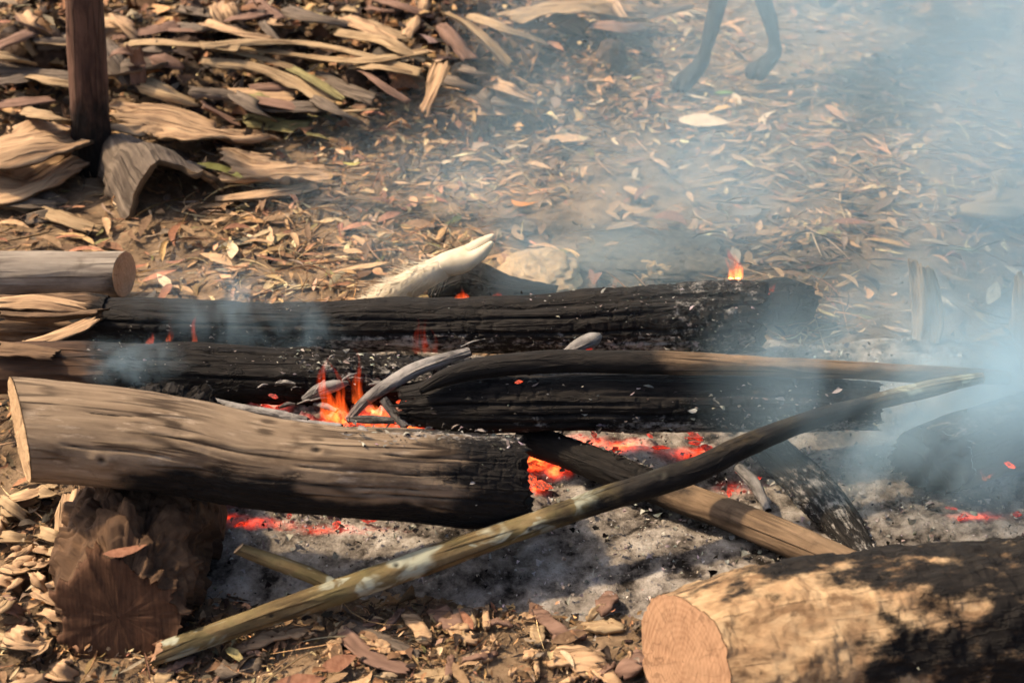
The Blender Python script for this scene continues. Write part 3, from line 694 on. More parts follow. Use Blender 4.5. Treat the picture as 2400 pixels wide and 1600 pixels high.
# diagonal brown stick
ptsI = from_px([(1225, 1022, .055, 36), (1450, 1108, .058, 38), (1600, 1165, .058, 39), (1760, 1228, .056, 40), (2010, 1335, .05, 40)])
make_log('stick', 'thick straight stick lying diagonally in the ash, charred at its upper end', 'stick', ptsI, M_stik, 240, 50, seed=16, rough=.003, ridge=.0015, lumps=.003, crack=.003, charf=lambda u, t, n: np.maximum(sstep(.62, .40, u + .12 * n), sstep(1.4, 2.2, front(t) + .3 * n) * .8), bodyname='stem', capnames=('burnt_end', 'broken_end'),
    ashf=lambda u, t, n: sstep(.1, .2, u) * sstep(.5, .35, u) * sstep(-.3, -.8, front(t)) * .9, crust=[(lambda U, T: (U > .06) & (U < .42) & (np.abs(front(T) + .5) < .5), 150, .009)])

# ash-covered branchlets and broken pieces between the logs
M_ashy = mat_wood('ash_covered_wood', (.42, .40, .37), (.25, .235, .22), (.05, .045, .042), 30, 60, bump=1.0)
def ashy(name, label, px, seed, flat=.8, cat='burnt branch'):
    make_log(name, label, cat, from_px(px), M_ashy, 80, 30, seed=seed, rough=.003, ridge=.001, lumps=.003, crack=.003, flat=flat, charf=lambda u, t, n: .38 + .5 * n, ashf=lambda u, t, n: .5 + .4 * n, bodyname='stem', capnames=('burnt_end', 'burnt_end'), caprag=(.004, .004))
ashy('burnt_branch', 'curved grey ash-covered branch leaning up out of the flames', [(815, 985, .10, 11), (850, 945, .125, 14), (905, 905, .15, 18), (965, 870, .17, 19), (1040, 842, .18, 16), (1100, 825, .182, 12)], 20)
ashy('burnt_branch', 'short grey stick slanting down beside the orange flame', [(898, 935, .135, 12), (925, 970, .115, 13), (950, 1000, .10, 11)], 21)
ashy('burnt_branch', 'small white horizontal piece at the foot of the flames', [(822, 982, .105, 8), (870, 983, .108, 12), (925, 986, .105, 9)], 22)
ashy('burnt_branch', 'pale ash-white flaky chunk just left of the flames', [(710, 935, .125, 9), (745, 915, .14, 17), (790, 902, .145, 14), (815, 897, .14, 5)], 23)
ashy('burnt_branch', 'white ash sliver along the top of the pale log left of the flames', [(495, 938, .13, 9), (560, 955, .13, 10), (640, 968, .125, 11), (720, 985, .12, 9)], 24)
ashy('burnt_branch', 'white ash strip lower down beside the pale log below the flames', [(640, 975, .12, 8), (720, 992, .118, 9), (800, 1000, .115, 8)], 25)
ashy('burnt_branch', 'stubby grey ash chunk right of the curved branch, with a red glow', [(990, 918, .13, 9), (1030, 893, .15, 13), (1080, 878, .155, 10)], 26)
ashy('burnt_branch', 'pointed grey ash flake standing above the upper stick', [(1320, 832, .20, 8), (1360, 808, .215, 17), (1400, 790, .22, 13), (1408, 785, .222, 5)], 27)
ashy('burnt_branch', 'white ash-crusted stick edge in the smoke behind the brown diagonal stick', [(1730, 1095, .06, 12), (1765, 1130, .06, 16), (1800, 1195, .05, 12)], 28)

rs = random.Random(31)
for i in range(18):
    px = rs.uniform(560, 1130); py = 985 - (px - 560) * .05 - rs.uniform(0, 1) * (70 + (px - 560) * .16); L_ = rs.uniform(10, 30); r_ = rs.uniform(3.5, 7.5); z_ = .10 + (985 - py) / 1500 * .85
    a_ = rs.gauss(-.25, .35); lb = '%s white ash chunk %s' % ('long' if L_ > 24 else 'short', 'left of the tall flame' if px < 740 else 'around the foot of the flames' if px < 900 else 'between the curved branch and the black log')
    dx, dy = L_ * math.cos(a_), L_ * math.sin(a_)
    make_log('ash_chunk', lb, 'ash chunk', from_px([(px - dx, py - dy, z_, r_ * .6), (px, py - 3, z_ + .004, r_), (px + dx, py + dy, z_, r_ * .5)]), M_ashy, 16, 12, seed=800 + i, rough=.006, lumps=.006, flat=.7, charf=lambda u, t, n: .35 + .9 * n, ashf=lambda u, t, n: .55 + .5 * n, bodyname='chunk', capnames=('broken_end', 'broken_end'), group='white ash chunks between the logs')
# drift of ash filling the gap between the front and middle logs
dx_, dy_ = np.arange(-.66, .10, .005), np.arange(1.97, 2.26, .005)
DX, DY = np.meshgrid(dx_, dy_, indexing='ij'); dxv, dyv = DX.ravel(), DY.ravel()
D3 = np.stack([dxv, dyv, 0 * dxv], 1); dl = fbm(D3 * 40, 4, 91, .6)
wf = sstep(-.66, -.5, dxv) * sstep(-.02, -.12, dxv) * sstep(1.97, 2.04, dyv) * sstep(2.26, 2.2, dyv)
dz = .0 + wf * (.088 + .022 * dl + .012 * fbm(D3 * 110, 3, 92))
dh = np.zeros(len(dxv))
for (px, py, rx, ry, k) in [(800, 985, .05, .04, 1.6), (880, 985, .06, .04, 1.5), (960, 992, .04, .035, 1.5), (640, 950, .05, .03, .9), (720, 985, .04, .03, .8)]:
    q = at(px, py, .09); dh = np.maximum(dh, k * np.exp(-((dxv - q[0]) / rx) ** 2 - ((dyv - q[1]) / ry) ** 2))
setp(mesh('ash_drift', np.stack([dxv, dyv, dz], 1), quadgrid(len(dx_), len(dy_)), ash_material, attr={'lump': dl, 'hot': dh}), 'heaped white ash in the gap behind the pale front log', 'ash', None, 'stuff')
# ------------------------------------------------------------------ rocks
def rock(name, label, cat, c, rx, ry, rz, seed, mat, nu=40, nv=64, amp=.22, group=None, sub=0.35):
    th = np.linspace(0.02, pi * .98, nu); ph = np.linspace(0, 2 * pi, nv, endpoint=False)
    T, Ph = np.meshgrid(th, ph, indexing='ij')
    D = np.stack([np.sin(T) * np.cos(Ph), np.sin(T) * np.sin(Ph), np.cos(T)], -1)
    q = D.reshape(-1, 3)
    r = 1 + amp * fbm(q * 1.6, 4, seed) + amp * .35 * fbm(q * 6, 3, seed + 5)
    V = q * r[:, None] * np.array([rx, ry, rz])
    z0 = float(surf(c[0], c[1])[0])
    F = quadgrid(nu, nv, True)
    V = np.vstack([V, V[:nv].mean(0), V[-nv:].mean(0)])
    j = np.arange(nv); a, b_ = len(V) - 2, len(V) - 1
    V2 = np.vstack([V]); 
    # pole caps as thin quads
    capA = np.stack([np.full(nv, a), j, (j + 1) % nv, np.full(nv, a)], 1)
    F = np.vstack([F]) 
    o = mesh(name, V2, F, mat)
    o.location = (c[0], c[1], z0 + rz * (1 - sub) * .6)
    setp(o, label, cat, group)
    return o
M_sand = mat_plain('pale_sandy_stone', (.32, .21, .11), (.56, .40, .22), 45, bump=.6, dist=.006)
M_gran = mat_plain('mottled_grey_stone', (.045, .037, .028), (.17, .135, .09), 60, bump=.7, dist=.006)
M_coal = mat_plain('charcoal_black', (.010, .009, .009), (.04, .036, .033), 50, bump=.9, dist=.006)
M_clod = mat_plain('dark_brown_clod', (.035, .022, .015), (.11, .068, .042), 50, bump=.9, dist=.008)
p = at(1265, 625, .04); rock('rock', 'pale sandy rounded stone behind the back log right of the hoof', 'rock', p, .085, .10, .034, 1, M_sand, 60, 90, .35)
p = at(1530, 580, .04); rock('rock', 'broad mottled grey stone half buried behind the back log', 'rock', p, .17, .13, .024, 2, M_gran, 60, 90, .45)
p = at(1530, 622, .04); rock('rock', 'small golden rough stone in front of the broad grey one', 'rock', p, .045, .03, .03, 3, M_sand, 40, 60, .6)
for (px, py, r_, mt, lb) in [(1242, 190, .036, M_coal, 'upright black charcoal lump at the back centre, the tallest of its kind'), (1352, 225, .030, M_coal, 'round black charcoal lump alone on the tan litter right of the tall one'), (1275, 282, .026, M_coal, 'low black charcoal lump below the tall upright one'),
        (1300, 122, .034, M_coal, 'black charcoal lump beside the tips of the bark strips at the back'), (1410, 78, .034, M_coal, 'farthest black charcoal lump near the top of the view'), (1430, 150, .055, M_clod, 'big dark brown clod at the back right of the charcoal lumps'), (1345, 128, .03, M_coal, 'small black charcoal lump between two others at the back'),
        (840, 232, .055, M_clod, 'dark brown crumbly clod below the end of the bark strips'), (1085, 218, .045, M_coal, 'wide black burnt chunk right of the ragged upright bark'), (20, 205, .09, M_clod, 'big dark clod at the left edge above the bark slab'), (130, 190, .07, M_clod, 'dark olive brown clod just left of the sapling'), (740, 55, .06, M_coal, 'black burnt chunk in the heap at the top'), (600, 45, .06, M_clod, 'dark brown chunk in the heap at the top left'), (900, 40, .05, M_coal, 'black burnt chunk in the heap behind the bark strips'), (450, 175, .05, M_clod, 'brown clod under the left ends of the bark strips'), (680, 190, .05, M_clod, 'brown clod under the middle of the bark strips')]:
    p = at(px, py, .03); rock('charcoal_lump' if mt is M_coal else 'earth_clod', lb, 'charcoal' if mt is M_coal else 'clod', p, r_ * random.uniform(.8, 1.1), r_, r_ * random.uniform(.8, 1.1), random.randint(0, 99), mt, 22, 32, .4)

# ------------------------------------------------------------------ bark sheets
def bark(label, pts, width, curl=.6, thick=.004, nl=46, nw=13, seed=0, mat=None, name='bark_strip', cat='bark', twist=0.0, ragged=.12, group=None, taper=.35, side=None, mat2=None):
    if name == 'bark_strip' and pts[0][1] < 300: width *= 1.05; curl *= (-.9 if seed % 3 == 0 else 1.1); thick = min(thick, .0022); nw = 21; ragged = max(ragged, .2); taper = .08
    if name == 'bark_piece': thick = .0022; taper = .1
    """pts: (px, py, height above the soil). curl > 0 arches with the edges down, < 0 is a trough"""
    S = []
    for (px, py, h) in pts:
        if py < 270: h += .045
        p = at(px, py, h); g = float(gh(p[0], p[1])[0]); p = at(px, py, h + g); S.append(list(p))
    S = np.array(S)
    if len(S) == 2: S = np.vstack([S[0], S.mean(0), S[1]])
    C, u = resample(S, nl)
    d = np.gradient(C, axis=0); d /= np.linalg.norm(d, axis=1)[:, None]
    up = np.array([0, 0, 1.0]); sd = np.cross(d, up) if side is None else np.tile(np.array(side, float), (nl, 1)); sd /= np.linalg.norm(sd, axis=1)[:, None]; nn = np.cross(sd, d)
    tw = twist * np.linspace(-1, 1, nl)[:, None]
    s = np.linspace(-1, 1, nw)[None, :]
    U = np.repeat(u[:, None], nw, 1)
    endt = np.clip(np.minimum(u, u[-1] - u) / (width * 1.2), 0, 1)[:, None]
    Q = np.stack([U * 9, s + 0 * U, 0 * U + seed], -1).reshape(-1, 3)
    nz = fbm(Q, 4, seed).reshape(U.shape)
    w = width * .5 * (1 - taper * (1 - endt)) * (1 + ragged * 2 * fbm(np.stack([u * 14, u * 0 + seed, u * 0], 1), 3, seed + 2))[:, None]
    a = s * curl
    if abs(curl) < .05: lx, lz = s * w, 0 * s * w
    else: lx, lz = w * np.sin(a) / abs(curl) * 1.0, w * (np.cos(a) - 1) / curl
    if curl < 0: lx = w * np.sin(np.abs(curl) * s) / abs(curl)
    QF = np.stack([U * 5, (s * w) * 95 + 0 * U, 0 * U + seed * 3.1], -1).reshape(-1, 3)
    lz = lz + .05 * width * nz + (s * w) * tw + .0045 * fbm(QF, 3, seed + 7).reshape(U.shape) + .3 * width * fbm(np.stack([U * 3.5, s * .8 + 0 * U, 0 * U + seed], -1).reshape(-1, 3), 2, seed + 11).reshape(U.shape)
    top = C[:, None] + sd[:, None] * lx[..., None] + nn[:, None] * lz[..., None] + d[:, None] * (ragged * width * 1.6 * (1 - endt) * fbm(np.stack([s[0] * 7, s[0] * 0 + seed, s[0] * 0], 1), 3, seed + 4)[None, :])[..., None]
    n_ = np.cross(np.gradient(top, axis=0), np.gradient(top, axis=1)); n_ /= np.linalg.norm(n_, axis=-1, keepdims=True) + 1e-9
    n_ *= np.sign((n_ @ up).mean() + 1e-9)
    bot = top - n_ * thick
    V = np.vstack([top.reshape(-1, 3), bot.reshape(-1, 3)])
    F = quadgrid(nl, nw); N0 = nl * nw
    rim = np.concatenate([np.arange(nw), np.arange(1, nl) * nw + nw - 1, (nl - 1) * nw + np.arange(nw - 2, -1, -1), np.arange(nl - 2, 0, -1) * nw])
    r2 = np.roll(rim, -1)
    F = np.vstack([F[:, ::-1], F + N0, np.stack([rim, rim + N0, r2 + N0, r2], 1)])
    uv = np.stack([U.ravel(), (s * w).ravel()], 1); uv = np.vstack([uv, uv + [3, 3]])
    base = C.mean(0).copy(); base[2] = V[:, 2].min()
    o = mesh(name, V - base, F, mat, uv=uv, attr={'char': np.zeros(len(V)), 'ash': np.zeros(len(V))})
    if mat2:
        o.data.materials.append(mat2); nq = (nl - 1) * (nw - 1); ix = np.ones(len(o.data.polygons), np.int32); ix[:nq] = 0; o.data.polygons.foreach_set('material_index', ix)
    o.location = base
    setp(o, label, cat, group)
    return o
M_bpal = mat_wood('pale_inner_bark', (.52, .385, .225), (.37, .26, .145), (.17, .105, .057), 5, 120, bump=.8, crack=.4)
M_btan = mat_wood('tan_fibrous_bark', (.62, .43, .25), (.46, .30, .17), (.22, .13, .075), 8, 90, bump=1.2, crack=.55)
M_bgry = mat_wood('grey_outer_bark', (.27, .215, .16), (.14, .108, .08), (.045, .034, .026), 8, 90, bump=.9)
M_bred = mat_wood('pinkish_brown_bark', (.30, .19, .14), (.20, .12, .085), (.09, .05, .035), 8, 60, bump=.5)
M_bolv = mat_wood('olive_bark', (.34, .30, .14), (.22, .19, .08), (.09, .075, .035), 8, 60, bump=.5)
bark('long pale bark strip with a hooked left end, uppermost of the bundle at the back', [(300, 98, .05), (440, 100, .06), (560, 112, .05)], .045, .5, seed=1, mat=M_bpal)
bark('longest pale bark strip running right from the bundle at the back', [(470, 108, .07), (600, 92, .085), (700, 96, .08), (830, 118, .06), (990, 165, .03)], .040, .7, seed=2, mat=M_bpal, nl=70)
bark('second long pale bark strip just below the longest one', [(470, 105, .06), (620, 122, .065), (740, 138, .05), (860, 142, .04), (1000, 118, .03)], .032, .4, seed=3, mat=M_bpal, nl=70)
bark('thin pale bark strip in the middle of the bundle, ending in a blunt square tip', [(490, 112, .05), (590, 128, .05), (690, 158, .035)], .036, .3, seed=4, mat=M_bpal)
bark('broad pale bark strip sloping down to the right from the bundle', [(475, 135, .05), (580, 148, .06), (680, 182, .05), (790, 238, .02)], .060, .8, seed=5, mat=M_bpal, nl=60)
bark('greenish yellow bark ribbon lying along the sloping strip', [(680, 160, .06), (740, 190, .055), (800, 232, .03)], .030, .3, seed=6, mat=M_bolv)
bark('frayed bark strip above the bundle at the back centre', [(790, 68, .05), (880, 80, .06), (940, 105, .05), (1000, 138, .03)], .050, .5, seed=7, mat=M_bpal)
bark('short wavy bark strip filling the gap at the right of the bundle', [(830, 150, .03), (900, 150, .045), (990, 168, .02)], .055, .6, seed=8, mat=M_bpal)
bark('thick rolled bark strip standing out at the back centre', [(1040, 35, .09), (1090, 62, .08), (1130, 95, .06), (1190, 158, .02)], .048, 1.3, thick=.006, seed=9, mat=M_bpal)
bark('narrow bark strip right of the rolled one at the back centre', [(1100, 35, .05), (1180, 62, .045), (1280, 98, .02)], .042, .5, seed=10, mat=M_bpal)
bark('ragged pale bark piece standing up at the back centre', [(1030, 150, .10), (1010, 200, .07), (985, 262, .01)], .07, .9, seed=11, mat=M_btan, ragged=.25)
bark('wide sheet of pale bark lying far back at the top', [(1190, 50, .03), (1300, 28, .05), (1400, 25, .045), (1500, 40, .03)], .12, .4, seed=12, mat=M_bpal, nl=60)
bark('slim grey bark strip at the top beside the dog', [(1510, 42, .02), (1560, 25, .03), (1620, 14, .03)], .035, .3, seed=13, mat=M_bgry)
bark('big tan bark slab at the left edge with ragged lower edge', [(-90, 355, .10), (40, 335, .13), (120, 318, .11), (205, 300, .06)], .22, .22, thick=.009, nl=60, nw=25, seed=14, mat=M_btan, name='bark_slab', ragged=.12)
bark('lower torn layer of bark under the big slab at the left edge', [(-80, 420, .05), (30, 415, .07), (110, 385, .05), (190, 350, .03)], .16, .25, thick=.008, nl=50, nw=19, seed=15, mat=M_btan, name='bark_slab', ragged=.16)
bark('pale strip of bark above the big slab, touching the sapling', [(60, 255, .10), (120, 268, .11), (200, 295, .09)], .06, .5, seed=16, mat=M_bpal)
bark('arched curl of bark at the foot of the sapling, open towards the camera', [(412, 402, .098), (372, 350, .10), (338, 308, .085)], .40, 1.3, thick=.014, nl=40, nw=31, seed=17, mat=M_bgry, mat2=M_btan, name='bark_curl', ragged=.08, taper=.1)
bark('large torn bark sheet spreading right from the bark curl', [(520, 372, .06), (590, 378, .06), (660, 382, .05), (770, 400, .015)], .24, .2, thick=.006, nl=60, nw=25, seed=18, mat=M_btan, name='bark_slab', ragged=.18)
bark('crumpled bark sheet behind the torn sheet and right of the sapling', [(270, 265, .06), (380, 280, .07), (500, 300, .06), (640, 320, .02)], .2, .3, thick=.006, nl=50, nw=21, seed=19, mat=M_btan, name='bark_slab', ragged=.2)
bark('long edge of bark running low to the right from the bark curl', [(505, 465, .02), (600, 455, .03), (740, 430, .02)], .05, .4, thick=.008, seed=20, mat=M_btan)
bark('upright pinkish brown bark piece right of the sapling', [(312, 112, .13), (322, 150, .08), (326, 196, .03)], .045, .4, seed=21, mat=M_bred)
bark('curved brown bark rim behind the upright pinkish piece', [(262, 122, .08), (290, 112, .10), (312, 120, .10)], .05, .8, seed=22, mat=M_bred)
bark('pale grey bark strip left of the sapling', [(80, 98, .05), (130, 102, .055), (185, 104, .05)], .025, .3, seed=23, mat=M_bpal)
bark('wide pale bark piece at the top left edge', [(-40, 128, .05), (20, 138, .06), (75, 152, .04)], .05, .5, seed=24, mat=M_bpal)
bark('tan bark sheet at the right edge in the smoke', [(2265, 470, .03), (2330, 430, .09), (2420, 420, .08), (2520, 440, .03)], .24, .5, thick=.012, nl=50, nw=21, seed=25, mat=M_bpal, name='bark_slab', ragged=.18)
bark('pinkish strip of bark standing on end in the smoke at right', [(2160, 830, .0), (2165, 735, .075), (2150, 620, .17)], 0.09, .7, seed=26, mat=M_bpal, side=(.8, -.6, 0))
bark('pale bark post upright at the right edge in the smoke', [(2425, 905, .0), (2412, 790, .09), (2405, 655, .20)], .10, .9, thick=.012, seed=27, mat=M_bpal, side=(.8, -.6, 0))
bark('brown bark strip lying slantwise in the lower centre foreground', [(800, 1470, .015), (880, 1535, .02), (960, 1565, .015)], .036, 1.0, seed=28, mat=M_bred, thick=.004, ragged=.25)
bark('dark bark strip behind the slanting brown strip in the foreground', [(780, 1435, .01), (900, 1490, .02), (985, 1530, .01)], .026, 1.1, seed=29, mat=M_bgry, ragged=.3)
bark('tan fibrous strip standing up behind the rotten log', [(165, 1150, .06), (155, 1200, .05), (140, 1260, .03)], .045, .6, seed=30, mat=M_btan)
bark('shaggy bark strip along the top of the back log at its left end', [(-20, 702, .165), (90, 700, .17), (215, 712, .165)], .05, .9, seed=41, mat=M_btan, ragged=.3)
bark('torn bark fibres hanging over the front of the back log at left', [(10, 735, .16), (110, 742, .16), (235, 728, .165)], .05, .8, seed=42, mat=M_strb, ragged=.35, side=(.1, -.6, .8))
bark('curled bark flap slanting between the back and middle logs at left', [(60, 800, .15), (150, 770, .165), (225, 735, .17)], .04, .9, seed=43, mat=M_btan, ragged=.3)
bark('dark bark flake resting on the middle log at the left edge', [(-10, 812, .19), (60, 815, .195), (130, 825, .19)], .06, .8, seed=44, mat=M_strb, ragged=.3)
bark('thin bark strip hanging before the left end of the middle log', [(48, 800, .12), (55, 860, .1), (42, 905, .08)], .03, .5, seed=31, mat=M_btan)

# broken pieces of bark in the heap at the back left, each its own
heap_words = [('tan', M_btan), ('pale', M_bpal), ('dark grey', M_bgry), ('reddish', M_bred), ('olive', M_bolv)]
spots = [('left of the sapling', (5, 160, 20, 250), 9), ('between the sapling and the bark bundle', (270, 470, 20, 250), 10), ('above the bark bundle', (480, 1000, 5, 75), 15), ('under the bark bundle', (480, 900, 190, 290), 13), ('right of the bark bundle', (1000, 1250, 90, 260), 7), ('at the top edge left of the dog', (1150, 1560, 4, 60), 8), ('in front of the bark slab at left', (10, 290, 440, 520), 5)]
for zn, (x0, x1, y0, y1), cnt in spots:
    for i in range(cnt):
        cw, mt = random.choices(heap_words, [3, 1.2, 5, 2.2, .5])[0]
        px, py = random.uniform(x0, x1), random.uniform(y0, y1); a_ = random.gauss(.25, .5); L_ = random.uniform(35, 95); h_ = random.uniform(.0, .03)
        dx, dy = L_ * math.cos(a_), L_ * math.sin(a_) * .6
        wd = random.uniform(.025, .085); cu = random.choice([-.5, .25, .7, 1.1])
        wl = '%s %s %s %s' % ('long' if L_ > 65 else 'short', 'narrow' if wd < .05 else 'wide', cw, 'trough-shaped' if cu < 0 else 'nearly flat' if cu < .6 else 'rolled' if cu > 1.0 else 'arched')
        bark('%s bark piece %s' % (wl, zn), [(px - dx, py - dy, h_ + .01), (px, py, h_ + random.uniform(.01, .03)), (px + dx, py + dy, h_)], wd, cu, nl=22, nw=9, seed=300 + i * 7 + int(px), mat=mt, name='bark_piece', ragged=.2, group='bark pieces ' + zn)
for i in range(30):
    px, py = random.uniform(-10, 150), random.uniform(1150, 1595); a_ = random.gauss(.1, .8); L_ = random.uniform(22, 60)
    cw, mt = random.choices(heap_words[:2] + heap_words[3:4], [4, 4, 1])[0]; wd = random.uniform(.014, .045); cu = random.choice([-.25, .1, .35, .6])
    dx, dy = L_ * math.cos(a_), L_ * math.sin(a_) * .6; h_ = random.uniform(.005, .04)
    bark('%s %s %s shred of bark at the lower left edge, %s' % ('long' if L_ > 40 else 'short', 'narrow' if wd < .034 else 'wide', cw, 'upper part' if py < 1300 else 'middle part' if py < 1450 else 'lowest part'), [(px - dx, py - dy, h_), (px, py, h_ + .02), (px + dx, py + dy, h_)], wd, cu, nl=18, nw=9, seed=700 + i, mat=mt, name='bark_piece', ragged=.5, group='bark shreds at the lower left edge')
# wood chips in the foreground
def chip(label, px, py, L, W, yaw, seed, mat, h=.012, name='wood_chip', group=None):
    rng = np.random.default_rng(seed)
    n, w = 9, 5
    t = np.linspace(-1, 1, n)[:, None]; s = np.linspace(-1, 1, w)[None, :]
    wid = W * .5 * (1 - .35 * np.abs(t) ** 3) * (1 + .12 * rng.normal(size=(n, 1)))
    X = L * .5 * t + .06 * L * rng.normal(size=(1, w)) * np.abs(t); Y = wid * s + .1 * W * np.sin(t * 2 + seed)
    Z = .004 * rng.normal(size=(n, w)) * .5 + .10 * L * (1 - t ** 2) * rng.uniform(-.2, 1)
    top = np.stack([X + 0 * Y, Y, Z + 0 * Y], -1); bot = top - [0, 0, .005]
    V = np.vstack([top.reshape(-1, 3), bot.reshape(-1, 3)]); F = quadgrid(n, w); N0 = n * w
    rim = np.concatenate([np.arange(w), np.arange(1, n) * w + w - 1, (n - 1) * w + np.arange(w - 2, -1, -1), np.arange(n - 2, 0, -1) * w]); r2 = np.roll(rim, -1)
    F = np.vstack([F, F[:, ::-1] + N0, np.stack([rim, r2, r2 + N0, rim + N0], 1)])
    tx = rng.normal(0, .12); c_, s_ = math.cos(yaw), math.sin(yaw)
    V = np.stack([c_ * V[:, 0] - s_ * V[:, 1], s_ * V[:, 0] + c_ * V[:, 1], V[:, 2] + tx * V[:, 1]], 1)
    o = mesh(name, V, F, mat, uv=np.stack([V[:, 0], V[:, 1]], 1), attr={'char': np.zeros(len(V)), 'ash': np.zeros(len(V))})
    p = at(px, py, .01); o.location = (p[0], p[1], float(surf(p[0], p[1])[0]) + h)
    setp(o, label, 'wood chip' if name == 'wood_chip' else 'bark', group)
chips = [(975, 1470, .085, .026, -1.0, M_btan, 'long tan splinter slanting left of centre in the foreground'), (1050, 1455, .07, .032, -.7, M_bred, 'broad reddish brown chip in the foreground below the lichen stick'),
    (1085, 1490, .05, .024, -.6, M_btan, 'small tan chip touching the broad reddish chip'), (1290, 1465, .11, .022, -.95, M_bred, 'long dull brown splinter in the foreground centre'), (1335, 1495, .05, .018, .15, M_bred, 'short brown chip crossing the end of the long splinter'),
    (1262, 1487, .038, .022, 1.5, M_bpal, 'pale cream upright chip in the foreground centre'), (1145, 1530, .036, .02, 1.4, M_btan, 'small tan square chip low in the foreground'), (1355, 1550, .085, .05, -.5, M_btan, 'large curled tan chip at the bottom centre'), (1420, 1585, .07, .03, -.9, M_btan, 'tan chip at the bottom edge right of the large curled one'),
    (1245, 1535, .025, .018, .3, M_btan, 'tiny tan chip left of the large curled one'), (870, 1490, .045, .03, -1.2, M_bpal, 'pale broken chip beside the slanting brown bark strip'), (1420, 1425, .05, .03, .9, M_bred, 'rusty brown chip at the edge of the ash near the big log'), (1415, 1470, .06, .022, .05, M_bpal, 'flat pale grey leaf-shaped chip left of the big cut log'),
    (560, 1560, .07, .028, .5, M_bgry, 'grey brown bark chip below the lichen stick end'), (380, 1580, .05, .025, 1.4, M_bpal, 'white grey chip standing below the rotten log'), (1010, 1590, .05, .035, .2, M_bpal, 'cream chip at the bottom edge of the view'), (1490, 1560, .07, .03, .7, M_bred, 'orange brown bark flake by the cut end of the big log'), (640, 1500, .12, .025, .35, M_btan, 'long tan bark splinter under the lichen stick'), (250, 1290, .07, .03, -.2, M_btan, 'tan bark crumb on top of the rotten log')]
for i, (px, py, L_, W_, yw, mt, lb) in enumerate(chips[:-1]): chip(lb, px, py, L_, W_, yw, 40 + i, mt)
for i in range(46):
    px, py = random.uniform(330, 1500), random.uniform(1425, 1598)
    if py < 1425 + max(0, (900 - px) * .25): continue
    cw, mt = random.choices(heap_words[:4], [3.5, 1, .8, 2])[0]; L_ = random.uniform(.018, .055); W_ = L_ * random.uniform(.15, .45)
    side = 'left' if px < 750 else 'centre' if px < 1150 else 'right'
    chip('%s %s %s chip %s in the foreground %s' % ('small' if L_ < .03 else 'middling' if L_ < .043 else 'large', 'slim' if W_ / L_ < .3 else 'stout', cw, ('lengthwise', 'slanting', 'end-on')[i % 3], side), px, py, L_, W_, (random.uniform(-.3, .3), random.uniform(.5, 1.1), random.uniform(1.3, 1.8))[i % 3], 500 + i, mt, .014, group='wood chips in the foreground')
# ------------------------------------------------------------------ single leaves
def leaf_mesh(nm, seed, L=1.0, W=.26, sick=.4, arch=.25, fold=.15):
    rng = np.random.default_rng(seed)
    one = np.ones(1)
    V, F = leaf_geo(1, one * L, one * W, one * sick, one * arch, one * fold, one * 0, one * 0, one * 0, np.zeros((1, 3)), st=9, ragged=.05, rng=rng)
    me = mesh(nm, V, F); d = me.data; bpy.data.objects.remove(me); return d
leaf_mats = {'tan': mat_plain('leaf_tan', (.33, .20, .10), (.48, .32, .18), 9, rnd=.4), 'brown': mat_plain('leaf_brown', (.13, .075, .042), (.24, .15, .085), 9, rnd=.4), 'reddish': mat_plain('leaf_reddish', (.24, .10, .055), (.40, .20, .12), 9, rnd=.35),
    'olive': mat_plain('leaf_olive', (.14, .12, .045), (.27, .24, .10), 9, rnd=.3), 'cream': mat_plain('leaf_cream', (.45, .34, .21), (.64, .51, .34), 9, rnd=.25), 'yellow green': mat_plain('leaf_yellow_green', (.30, .26, .05), (.52, .46, .14), 9, rnd=.2), 'orange': mat_plain('leaf_orange', (.38, .14, .03), (.55, .24, .06), 9, rnd=.2), 'green': mat_plain('leaf_green', (.10, .19, .05), (.20, .30, .09), 9, rnd=.2)}
variants = {}
for cn, mt in leaf_mats.items():
    variants[cn] = []
    for k in range(4):
        d = leaf_mesh('leaf', 60 + k, 1, (.17, .30, .22, .26)[k], (.75, .1, -.3, .15)[k], (.05, .08, .3, -.1)[k], (.08, .12, .2, -.06)[k]); d.materials.append(mt); variants[cn].append(d)
def put_leaf(cn, x, y, L, yaw, z=None, label=None, group=None, var=None, tilt=(0, 0), wide=1.0, name='leaf'):
    o = bpy.data.objects.new(name, variants[cn][random.randrange(4) if var is None else var]); COL.objects.link(o)
    o.scale = (L, L * wide, L); o.rotation_euler = (tilt[0], tilt[1], yaw)
    o.location = (x, y, (float(surf(x, y)[0]) + .018) if z is None else z)
    setp(o, label, 'leaf', group); return o
